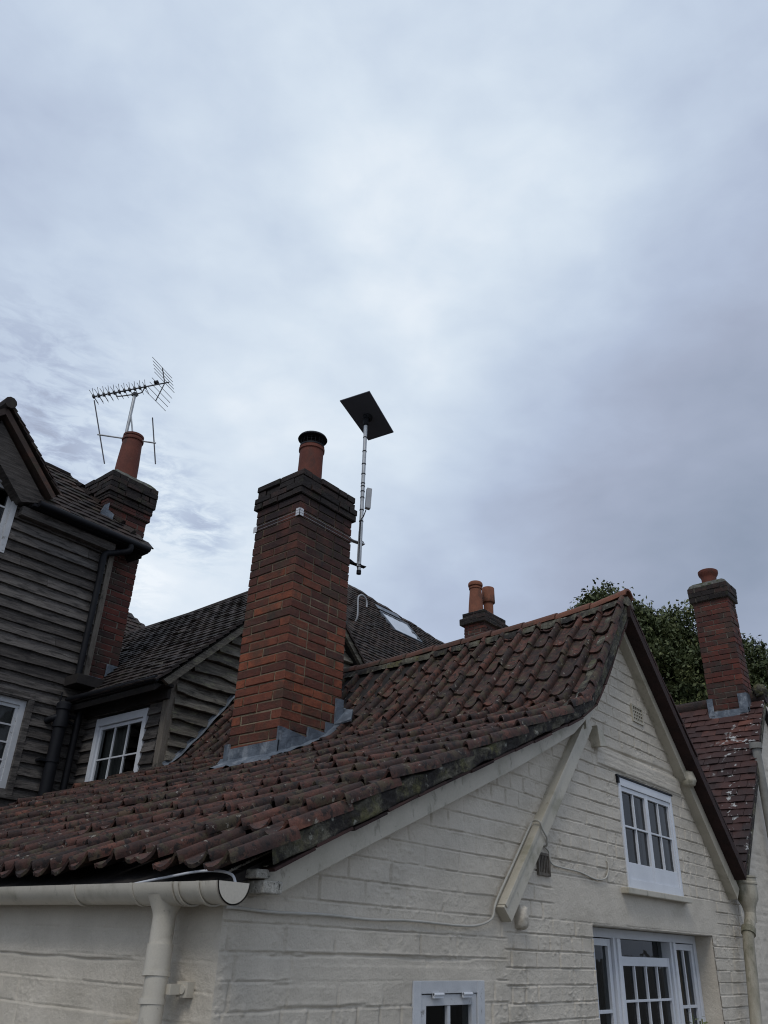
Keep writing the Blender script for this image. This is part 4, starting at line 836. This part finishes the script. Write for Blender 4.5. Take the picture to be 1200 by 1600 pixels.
mb = MB(); mb.lathe((PT[0], PT[1], 0), [(.134, 6.17), (.126, 6.45), (.112, 6.73), (.111, 6.745), (.122, 6.75), (.125, 6.765), (.122, 6.785), (.110, 6.79), (.110, 6.80), (.119, 6.805), (.119, 6.83), (.10, 6.832), (.095, 6.4)], 32); mb.build('chimney_pot', M['pot'], o, smooth='auto')
mb = MB(); mb.box(2.14, 2.50, 5.086, 5.094, 3.80, 3.90); mb.box(2.40, 2.545, 5.082, 5.09, 3.88, 4.06); mb.prism([(2.12, 5.09, 3.80), (2.50, 5.09, 3.80), (2.50, 4.98, 3.775), (2.10, 4.98, 3.775)], (0, 0, .006)); mb.prism([(2.50, 5.09, 3.90), (2.66, 5.2, 4.02), (2.66, 5.0, 4.0), (2.5, 4.97, 3.85)], (0, 0, .01)); mb.build('lead_flashing', M['lead'], o)
mb = MB(); mb.prism([(1.93, 5.06, 5.50), (2.035, 5.06, 5.55), (2.035, 5.06, 5.74), (1.99, 5.06, 5.70)], (0, .02, 0)); mb.prism([(1.95, 5.06, 5.52), (2.10, 5.06, 5.50), (2.10, 5.04, 5.62), (1.98, 5.04, 5.66)], (0, .015, 0)); mb.build('lead_flashing', M['lead'], o)
# a further slope seen past the stack
mb = MB(); plain_tiles(mb, (2.2, 7.3, 4.6), (1, 0, 0), S, 4.2, 2.3, .1, th=.016, keep=lambda a, s: a < 2.63-.76*(s-1.6), lift=.024); mb.build('rear_roof', M['dark_tile'], th)

# ================================================================== TV aerial in the left pot
ae = thing('television_aerial', 'thin metal television aerial with many crossed rods standing in the left clay chimney pot', 'aerial', (PT[0], PT[1], 6.5))

V = Vector
mT, mB = V((2.227, 5.412, 7.45)), V((2.228, 5.41, 6.80))
mb = MB(); mb.tube([mB, mT], .019, 12); mb.tube([V((2.228, 5.41, 7.17)), V((2.284, 5.327, 6.80))], .010, 8); mb.build('mast', M['metal'], ae, smooth='auto')
bl, br = V((1.927, 5.86, 7.439)), V((2.452, 5.076, 7.619)); e1 = V((.831, .556, 0)); e2 = V((math.cos(math.radians(19.9)), math.sin(math.radians(19.9)), 0)); bd = (br-bl).normalized(); upb = e1.cross(bd).normalized(); upb = upb if upb.z > 0 else -upb
mb = MB(); mb.tube([bl, br], .0085, 8); boom = mb.build('boom', M['alu'], ae)
mb = MB(); mb.tube(smooth_path([V((2.091, 5.614, 7.488)), V((2.10, 5.602, 7.44)), V((2.14, 5.54, 7.435)), V((2.257, 5.367, 7.467)), V((2.278, 5.336, 7.50)), V((2.284, 5.326, 7.55))]), .0075, 8); mb.box(2.20, 2.255, 5.385, 5.44, 7.43, 7.47); mb.build('clamp', M['alu'], ae, smooth='auto')
for k in range(11):
    p = bl+(br-bl)*(.02+.70*k/10.5); mb = MB(); h = .135-.004*k
    for (t_, u_) in ((1, .0), (.72, .045), (.72, -.045)):
        pp = p+upb*u_*.0
        mb.tube([p-e1*h*t_+upb*u_*1.2+bd*(.02 if u_ else 0), p+upb*u_*.1, p+e1*h*t_+upb*u_*1.2+bd*(.02 if u_ else 0)], .0032, 5)
    mb.obox(p-e1*.022-bd*.012-upb*.016, e1*.044, bd*.024, upb*.032); mb.build('director', M['alu'], ae)
mb = MB(); vT, vM, vB = V((2.382, 5.18, 7.846)), V((2.421, 5.121, 7.605)), V((2.383, 5.178, 7.342)); mb.tube([vT, vM, vB], .007, 8); mb.build('reflector_frame', M['alu'], ae)
for k in range(5):
    for (a, b) in ((vT, vM), (vB, vM)):
        if k == 4 and a is vB: continue
        p = a+(b-a)*k/4.2; mb = MB(); mb.tube([p-e2*.215, p+e2*.215], .0034, 5); mb.build('reflector_rod', M['alu'], ae)
mb = MB(); mb.obox(V((2.33, 5.22, 7.60)), e1*.05, bd*.055, upb*.035); mb.build('junction_box', M['black'], ae, bevel=.006)
mb = MB(); mb.tube([V((2.032, 5.703, 6.879)), V((2.443, 5.088, 6.731))], .010, 8); mb.build('cross_bar', M['metal'], ae)
mb = MB(); mb.tube([V((1.948, 5.829, 7.383)), V((2.127, 5.562, 6.469))], .0075, 8); mb.build('dipole_rod', M['alu'], ae)
mb = MB(); mb.tube([V((2.386, 5.175, 7.096)), V((2.47, 5.048, 6.443))], .0075, 8); mb.build('dipole_rod', M['alu'], ae)

# ================================================================== lower weatherboarded wing with its gable towards us
wi = thing('weatherboarded_wing', 'low dark weatherboarded wing with tiled gable roof and white window behind the pantile roof', 'outbuilding', (3.4, 4.5, 0))
ww = WL((2.27, 0, 0), (0, 1, 0), (-1, 0, 0))
def ivw(z):
    if 2.72 < z < 3.42: return [(3.80, 3.99), (4.77, 4.99)]
    return [(3.80, 4.99)]
mb = MB(); boards(mb, (2.27, 0, 0), (0, 1, 0), (-1, 0, 0), 2.2, 3.66, ivw, .105, seed=5); mb.build('side_weatherboarding', M['board'], wi)
def ivg(z):
    h = 1.47; x1 = 3.8+(5.10-z)/math.tan(math.radians(43)); x0 = 2.30 if z < 3.68 else 3.8-(5.10-z)/math.tan(math.radians(43)); return [(x0, min(x1, 5.2))] if x1 > x0+.05 else []
mb = MB(); boards(mb, (0, 3.75, 0), (1, 0, 0), (0, -1, 0), 2.6, 5.1, ivg, .118, th=.042, wav=3.6, seed=9); mb.build('gable_weatherboarding', M['mossy_board'], wi)
mb = MB(); mb.box(2.275, 2.4, 3.8, 4.0, 0, 3.7); mb.box(2.275, 2.4, 4.76, 5.3, 0, 3.7); mb.box(2.275, 2.4, 4.0, 4.76, 0, 2.72); mb.box(2.275, 2.4, 4.0, 4.76, 3.42, 3.7); mb.prism([(2.31, 3.76, 0), (5.2, 3.76, 0), (5.2, 3.76, 3.8), (3.8, 3.76, 5.12), (2.31, 3.76, 3.73)], (0, .15, 0)); mb.build('wall', M['dark_wood'], wi)
mb = MB(); mb.box(2.245, 2.315, 3.715, 3.79, 2.2, 3.70); mb.build('corner_board', M['post'], wi)
mb = MB(); mg = MB(); frame_rect(ww, mb, 3.985, 4.775, 2.70, 3.425, .055, -.03, .034, .04, .07); o = mb.build('window', M['white'], wi, bevel=.002)
ms = MB(); sash(ww, ms, mg, 4.04, 4.72, 2.745, 3.352, 3, 2, .026, .013, -.03, .012, .035, .03); ms.build('sash', M['white'], o); mg.build('pane', M['glass'], o); room(ww, 3.99, 4.77, 2.7, 3.42, -.032, .6, o, (4.35, 4.72))
t43 = math.radians(43.4); Sx = V((math.cos(t43), 0, math.sin(t43)))
mb = MB(); plain_tiles(mb, (2.02, 3.60, 3.545), (0, 1, 0), Sx, 3.7, 2.38, .095, th=.014, keep=lambda a, s: not (1.48 < a < 1.97 and s < .70), lift=.02, tintf=lambda a, s: random.random()*.7); rf = mb.build('roof', M['dark_tile'], wi)
mb = MB(); 
ap = (3.8, 5.16)
mb.prism([(2.04, 3.66, 3.53), (3.78, 3.66, 5.165), (3.78, 3.66, 5.12), (2.06, 3.66, 3.49)], (0, 3.6, 0)); mb.prism([(3.78, 3.66, 5.165), (5.5, 3.66, 3.56), (5.5, 3.66, 3.50), (3.78, 3.66, 5.10)], (0, 3.6, 0)); mb.build('roof_boarding', M['dark_wood'], rf)
mb = MB(); mb.tube([(3.78, 3.60, 5.18), (3.78, 4.6, 5.19), (3.78, 5.8, 5.165), (3.78, 7.2, 5.18)], .05, 10); mb.build('ridge_tile', M['dark_tile'], rf, smooth='auto')
mb = MB(); plain_tiles(mb, (5.45, 3.6, 3.62), (0, 1, 0), (-math.cos(t43), 0, math.sin(t43)), 3.6, 2.3, .1, th=.014); mb.build('far_roof_slope', M['dark_tile'], rf)
mb = MB(); mb.prism([(2.10, 3.62, 3.58), (3.80, 3.62, 5.16), (3.80, 3.62, 5.09), (2.16, 3.62, 3.55)], (0, .10, 0)); mb.prism([(3.80, 3.62, 5.16), (5.5, 3.62, 3.58), (5.44, 3.62, 3.55), (3.80, 3.62, 5.09)], (0, .10, 0)); mb.build('barge_board', M['mossy_board'], wi)
mb = MB(); mb.tube([(2.03, 3.62, 3.575), (2.015, 4.98, 3.59)], .026, 12); mb.build('gutter', M['black'], wi, smooth='auto')
mb = MB(); mb.box(2.03, 2.24, 3.66, 4.99, 3.55, 3.575); mb.box(1.94, 2.26, 4.75, 4.985, 3.70, 3.79); mb.box(2.215, 2.248, 3.70, 4.98, 3.46, 3.56); mb.build('soffit', M['dark_wood'], wi)
mb = MB(); vs = []
for i in range(30):
    x = 2.28+.72*i/29; z = float(zr(x))+.045+.006*math.sin(i*.8)
    for j, (dy, dz) in enumerate(((-.001, .028), (-.004, .01), (-.02, .004), (-.045, -.01))): vs.append((x, 3.708+dy, z+dz))
mb.add(vs, [(i*4+j, i*4+j+1, (i+1)*4+j+1, (i+1)*4+j) for i in range(29) for j in range(3)], .4); mb.build('lead_flashing', M['lead'], wi)

# ================================================================== large tiled roof behind
th2 = thing('tiled_house', 'large house behind with steep dark clay tile roof and a skylight', 'house', (10, 8, 0))
O = V((5.0, 4.6, 3.6))
def keep_b(a, s):
    x = 5.0+a; z = 3.6+s*.766
    zt = np.interp(x, [6.6, 8.9, 9.45, 9.82, 12.28, 13.4, 14.2], [4.6, 7.6, 8.20, 8.27, 7.66, 6.3, 4.6])
    if 10.0 < x < 10.86 and 7.24 < z < 7.74: return False
    return z < zt and x > 6.6
mb = MB(); plain_tiles(mb, O, (1, 0, 0), S, 9.2, 6.4, .105, wid=.17, th=.02, keep=keep_b, lift=.03, jit=1.3); rf = mb.build('roof', M['dark_tile'], th2)
mb = MB(); k = lambda x, z: (x, 4.62+(z-3.6)/1.1918, z-.03)
mb.prism([k(6.6, 4.5), k(13.9, 4.5), k(13.3, 6.2), k(12.2, 7.58), k(9.8, 8.2), k(9.45, 8.12), k(8.9, 7.5)], (0, .06, -.05)); mb.prism([(9.6, 8.42, 8.1), (9.6, 12, 4), (6.6, 9, 4), (6.6, 5.4, 4.4)], (0, 0, .05)); mb.prism([(9.6, 8.42, 8.1), (12.2, 7.95, 7.5), (13.9, 5.4, 4.4), (14, 12, 4), (9.6, 12, 4)], (0, 0, -.05)); mb.build('roof_boarding', M['dark_wood'], rf)
mb = MB(); mb.box(6.8, 13.8, 5.5, 11.5, 0, 4.4); mb.build('wall', M['old_brick'], th2)
# skylight
nn_ = V((0, -S.z, S.y)); rp = lambda x, z: V((x, 4.6+(z-3.6)/1.1918, z))
mb = MB(); A, B, Cc, D = rp(9.98, 7.23), rp(10.88, 7.23), rp(10.88, 7.75), rp(9.98, 7.75); wdt = V((.03, 0, 0)); su = S*.03
mb.obox(A+nn_*.0, wdt, S*((D-A).length), nn_*.05); mb.obox(B-wdt, wdt, S*((D-A).length), nn_*.05); mb.obox(A+wdt, V((.84, 0, 0)), su, nn_*.048); mb.obox(D+wdt-su, V((.84, 0, 0)), su, nn_*.048); o = mb.build('skylight', M['lead'], rf)
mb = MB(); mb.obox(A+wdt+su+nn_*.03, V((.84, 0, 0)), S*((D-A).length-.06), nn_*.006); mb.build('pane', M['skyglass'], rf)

mb = MB(); A2 = rp(9.98, 7.80); mb.obox(A2+nn_*.04, V((.75, 0, 0)), S*.16, nn_*.012, .9); mb.build('skylight_flashing', M['lead'], rf)
B_ = rp(8.50, 6.93); mb = MB(); mb.tube(smooth_path([B_-V((0, -.05, .05)), B_+V((0, -.08, .05)), B_+V((0, -.08, .42)), B_+V((.03, -.08, .50)), B_+V((.12, -.08, .54)), B_+V((.22, -.08, .50)), B_+V((.25, -.08, .42)), B_+V((.25, -.08, .34))]), .015, 10); mb.build('vent_pipe', M['greybox'], rf, smooth=True)
mb = MB()
for i in range(3):
    for j in range(2): mb.prism([(4.52+.17*j+.10*i+.0, 4.4, 4.78-.12*i), (4.68+.17*j+.10*i, 4.4, 4.78-.12*i), (4.74+.17*j+.12*i, 4.36, 4.60-.12*i), (4.56+.17*j+.12*i, 4.36, 4.60-.12*i)], (0, .01, 0))
mb.prism([(4.45, 4.45, 4.95), (4.9, 4.45, 4.9), (5.6, 4.45, 4.2), (4.4, 4.45, 4.2)], (0, .1, 0)); mb.build('slate_cheek', M['slate'], th2)

# ================================================================== house with the double chimney
fh = thing('brick_house', 'brick house farther back whose square stack carries two orange clay pots above the ridge', 'house', (10.8, 6.0, 0))
mb = MB(); mb.box(9.9, 12, 5.2, 7.4, 0, 5.6); mb.build('wall', M['old_brick'], fh)
mb = MB(); mb.prism([(9.8, 5.1, 5.55), (9.8, 6.3, 6.45), (9.8, 7.5, 5.55)], (2.3, 0, 0)); mb.build('roof', M['dark_tile'], fh)
bk, mo = MB(), MB(); brick_stack(bk, mo, 10.27, 10.97, 5.69, 6.15, 5.8, 7.12, .062, jit=.005, mj=.010); o = bk.build('chimney', M['old_brick'], fh); mo.build('chimney_mortar', M['dark_mortar'], o)
bk, mo = MB(), MB(); brick_stack(bk, mo, 10.21, 11.04, 5.63, 6.22, 7.12, 7.25, .06, jit=.006); brick_stack(bk, mo, 10.25, 11.0, 5.67, 6.17, 7.25, 7.36, .06, jit=.006); bk.build('chimney_cap', M['cap_brick'], o); mo.build('cap_mortar', M['dark_mortar'], o)
mb = MB(); mb.hexa([(10.27, 5.69, 7.35), (10.97, 5.69, 7.35), (10.97, 6.15, 7.35), (10.27, 6.15, 7.35), (10.33, 5.76, 7.40), (10.9, 5.76, 7.40), (10.9, 6.08, 7.40), (10.33, 6.08, 7.40)]); mb.build('flaunching', M['flaunching'], o)
mb = MB(); mb.lathe((10.42, 5.97, 0), [(.148, 7.36), (.138, 7.55), (.118, 7.80), (.115, 7.88), (.128, 7.885), (.130, 7.905), (.120, 7.92), (.115, 7.93), (.140, 7.945), (.145, 7.975), (.138, 8.01), (.12, 8.03), (.10, 8.03), (.09, 7.6)], 28); p_ = mb.build('chimney_pot', M['orange_pot'], o, smooth='auto'); p_['label'] = 'tall tapered orange pot with a dark moulded rim'
mb = MB(); mb.lathe((10.76, 5.90, 0), [(.095, 7.36), (.095, 7.68), (.125, 7.69), (.132, 7.70), (.130, 7.75), (.124, 8.00), (.118, 8.01), (.10, 8.0), (.09, 7.6)], 28); p_ = mb.build('chimney_pot', M['orange_pot'], o, smooth='auto'); p_['label'] = 'shorter orange pot with a wide drum top'

# ================================================================== right-hand cottage
rc = thing('neighbouring_cottage', 'cream cottage at the right edge with red plain tile roof and tall red brick chimney', 'cottage', (9.9, 2.5, 0))
t49 = math.radians(49.4); Sr = V((math.cos(t49), 0, math.sin(t49)))
def keep_r(a, s): return s < 3.27
def rt(a, s):
    k = min(1, max(0, (s-.6)/2.0)); return min(1, max(0, random.random()*.6+.5*k-.05))
mb = MB(); plain_tiles(mb, (7.62, .90, 2.30), (0, 1, 0), Sr, 4.6, 3.30, .118, wid=.19, th=.016, tintf=rt, lift=.024, jit=1.5, keep=lambda a, s: not (.20 < a < .66 and s > 2.98)); rf = mb.build('roof', M['red_tile'], rc)
mb = MB(); mb.prism([(7.62, .93, 2.27), (9.80, .93, 4.82), (11.98, .93, 2.27), (11.98, .93, 2.2), (9.80, .93, 4.74), (7.66, .93, 2.2)], (0, 4.5, 0)); mb.build('roof_boarding', M['dark_wood'], rf)
mb = MB(); vs = []
mb.tube([(9.79, .88, 4.83), (9.79, 2.2, 4.80), (9.79, 3.5, 4.82), (9.79, 5.4, 4.80)], .095, 12); mb.build('ridge_tile', M['cap_brick'], rf, smooth='auto')
lump((9.72, .93, 4.90), (.09, .09, .09), 'ridge_moss', M['verge_mortar'], rf, 6, .2, amp=.4)
def rh(u, v): return masonry_h(u, v, .078, .225, 31, .007, .4)
relief(7.55, 10.6, 1.0, 4.8, .016, rh, lambda u: 2.22+(u-7.62)*1.166, [], lambda U, V_, H: np.stack([U, 1.0-H, V_], -1), 'gable_wall', M['paint'], rc)
mb = MB(); mb.box(7.56, 12, 1.02, 1.2, 0, 2.2); mb.box(7.56, 7.8, 1.2, 5, 0, 2.2); mb.build('wall', M['paint'], rc)
mb = MB(); mb.prism([(7.64, .90, 2.29), (9.80, .90, 4.81), (9.80, .90, 4.72), (7.70, .90, 2.28)], (0, .06, 0)); mb.build('verge', M['verge_mortar'], rc)
mb = MB(); mb.prism([(7.80, .95, 2.30), (9.80, .95, 4.66), (9.80, .95, 4.58), (7.84, .95, 2.26)], (0, .06, 0)); mb.build('barge_board', M['trim'], rc)
mb = MB(); mb.tube([(8.95, .90, 4.05), (8.95, .90, 3.5), (8.93, .90, 2.9), (8.90, .90, .1)], .05, 14); mb.tube([(8.95, .90, 4.05), (8.95, .90, 3.98)], .075, 14); mb.build('downpipe', M['oldpipe'], rc, smooth='auto')
bk, mo = MB(), MB(); brick_stack(bk, mo, 9.56, 9.90, 1.08, 1.58, 4.3, 6.27, .0745, jit=.006, tf=lambda z: random.random()*.95); o = bk.build('chimney', M['old_brick'], rc); mo.build('chimney_mortar', M['dark_mortar'], o)
bk, mo = MB(), MB(); brick_stack(bk, mo, 9.525, 9.935, 1.045, 1.615, 6.27, 6.50, .075, jit=.007, mj=.006); bk.build('chimney_cap', M['cap_brick'], o); mo.build('cap_mortar', M['dark_mortar'], o)
mb = MB(); vs = []
for i, (k, z) in enumerate(((1.0, 6.495), (.92, 6.54), (.74, 6.575), (.45, 6.60), (.2, 6.61))):
    for j in range(32):
        a = 2*math.pi*j/32; c_, s_ = math.cos(a), math.sin(a); q = max(abs(c_), abs(s_)); vs.append((9.73+c_/q*.20*k, 1.33+s_/q*.28*k, z))
mb.add(vs, [(i*32+j, i*32+(j+1) % 32, (i+1)*32+(j+1) % 32, (i+1)*32+j) for i in range(4) for j in range(32)]+[tuple(range(128, 160))], .3); mb.build('flaunching', M['flaunching'], o, smooth=True)
mb = MB(); mb.lathe((9.73, 1.34, 0), [(.105, 6.56), (.106, 6.66), (.112, 6.695), (.134, 6.725), (.140, 6.75), (.143, 6.765), (.143, 6.785), (.13, 6.795), (.11, 6.78), (.08, 6.66)], 28)
for k in range(16):
    a = 2*math.pi*k/16; mb.tube([(9.73+math.cos(a)*.132, 1.34+math.sin(a)*.132, 6.752), (9.73+math.cos(a)*.142, 1.34+math.sin(a)*.142, 6.752)], .008, 6)
mb.build('chimney_pot', M['pot'], o, smooth='auto')
mb = MB(); mb.box(9.545, 9.553, 1.06, 1.60, 4.50, 4.66); mb.box(9.54, 9.548, 1.52, 1.60, 4.6, 4.84); mb.box(9.54, 9.548, 1.07, 1.18, 4.6, 4.86); mb.box(9.545, 9.75, 1.06, 1.07, 4.58, 4.86); mb.prism([(9.55, 1.02, 4.545), (9.55, 1.62, 4.545), (9.44, 1.62, 4.42), (9.44, 1.02, 4.42)], (-.006, 0, .006), .9); mb.build('lead_flashing', M['lead'], o)

# ================================================================== trees
def tree(label, trunk, crowns, n_clump, n_leaf, lsz, seed, group=None):
    rs = np.random.default_rng(seed); T = thing('tree', label, 'tree', (trunk[0], trunk[1], 0), group)
    mb = MB(); cs = [V(c[:3]) for c in crowns]; top = cs[0]
    base = V((trunk[0], trunk[1], 0)); fork = V((trunk[0]+.1, trunk[1], top.z*.5)); mb.tube([base, base.lerp(fork, .5)+V((.05, .03, 0)), fork, top], [.28, .22, .17, .06], 10)
    cl = []
    per = n_clump//len(crowns)
    for (cx_, cy_, cz_, rx, ry, rz_) in crowns:
        q = rs.normal(size=(per, 3)); q /= np.linalg.norm(q, axis=1)[:, None]; rad = rs.uniform(.35, 1.0, per)**.6
        cl.append(np.array([cx_, cy_, cz_])+q*rad[:, None]*np.array([rx, ry, rz_])*(1+.18*rs.normal(size=(per, 1))))
    cl = np.concatenate(cl)
    for i in rs.choice(len(cl), min(46, len(cl)), replace=False):
        p = V(cl[i]); c0 = min(cs, key=lambda c: (c-p).length); mid = fork.lerp(p, .5)+V((0, 0, .25)); mb.tube([fork.lerp(c0, .35), mid, p], [.06, .035, .012], 6)
    mb.build('trunk', M['bark'], T, smooth=True)
    ci = rs.integers(0, len(cl), n_leaf); ctint = rs.uniform(0, 1, len(cl)); csz = rs.uniform(.6, 1.3, len(cl))
    P = cl[ci]+rs.normal(size=(n_leaf, 3))*np.array([.17, .17, .11])*csz[ci][:, None]
    a = rs.normal(size=(n_leaf, 3)); a /= np.linalg.norm(a, axis=1)[:, None]; b = rs.normal(size=(n_leaf, 3)); b[:, 2] *= .5; b -= (a*b).sum(1)[:, None]*a; b /= np.linalg.norm(b, axis=1)[:, None]
    sz = lsz*rs.uniform(.6, 1.3, n_leaf)[:, None]; up = np.cross(a, b)*.18
    Vt = np.stack([P-a*sz, P+b*sz*.55+up*sz, P+a*sz, P-b*sz*.55+up*sz], 1).reshape(-1, 3)-np.array([trunk[0], trunk[1], 0])
    me = bpy.data.meshes.new('crown'); me.vertices.add(n_leaf*4); me.vertices.foreach_set('co', Vt.ravel().astype(np.float32)); me.loops.add(n_leaf*4); me.loops.foreach_set('vertex_index', np.arange(n_leaf*4, dtype=np.int32)); me.polygons.add(n_leaf); me.polygons.foreach_set('loop_start', np.arange(0, n_leaf*4, 4, dtype=np.int32)); me.update(calc_edges=True)
    at = me.attributes.new('tint', 'FLOAT', 'FACE'); at.data.foreach_set('value', np.clip(ctint[ci]*.6+rs.uniform(0, .4, n_leaf), 0, 1).astype(np.float32)); me.materials.append(M['leaf'])
    o = bpy.data.objects.new('crown', me); col.objects.link(o); o.parent = T; return T
tree('broad leafy green tree rising between the pantile gable and the right red chimney', (17.2, 4.9), [(17.2, 4.95, 7.7, 1.5, 1.5, 1.6), (16.6, 5.3, 8.3, 1.0, 1.0, .85), (17.3, 4.3, 6.9, 1.4, 1.4, 1.3), (15.95, 5.85, 9.15, .55, .55, .36), (16.4, 5.5, 8.9, .6, .6, .4), (17.4, 4.6, 8.1, 1.1, 1.1, 1.1), (17.8, 3.9, 7.7, .9, .9, 1.0)], 620, 90000, .052, 3, 'trees behind the cottages')
tree('thinner leafy tree showing sky through its crown right of the red brick chimney', (18.9, 3.0), [(18.7, 3.0, 7.3, 1.1, 1.1, 1.2), (19.2, 2.3, 6.7, 1.2, 1.2, 1.2)], 170, 24000, .052, 4, 'trees behind the cottages')
tree('distant tree whose top just shows left of the two-pot stack', (19.9, 12.4), [(19.9, 12.1, 9.95, .8, .8, .6)], 60, 5000, .07, 5, 'trees behind the cottages')
tr = thing('shrub', 'few green leafy shoot tips poking up in front of the tall white window', 'shrub', (3.15, -.21, 0))
mb = MB(); ml = MB(); rs = random.Random(5)
for k in range(6):
    x, y = 3.15+rs.uniform(-.12, .12), -.21+rs.uniform(-.05, .05); h = 1.37+rs.uniform(-.07, .03); mb.tube([(3.15+rs.uniform(-.03, .03), -.21, 0), (x-.03, y, h*.6), (x, y, h)], .004, 5)
    for j in range(26):
        z = h-j*.045*rs.uniform(.9, 1.1)+.01; a = rs.uniform(0, 6.28); L_ = rs.uniform(.025, .045); d = V((math.cos(a), math.sin(a), rs.uniform(-.2, .6))).normalized(); s_ = d.cross(V((0, 0, 1))).normalized()*L_*.32; p = V((x-.03*min(1, (h-z)/(.4*h)), y, z))
        ml.add([p, p+d*L_*.5+s_, p+d*L_-V((0, 0, L_*.15)), p+d*L_*.5-s_], [(0, 1, 2, 3)], rs.uniform(.5, 1))
mb.build('stem', M['leaf'], tr); ml.build('leaves', M['leaf'], tr)
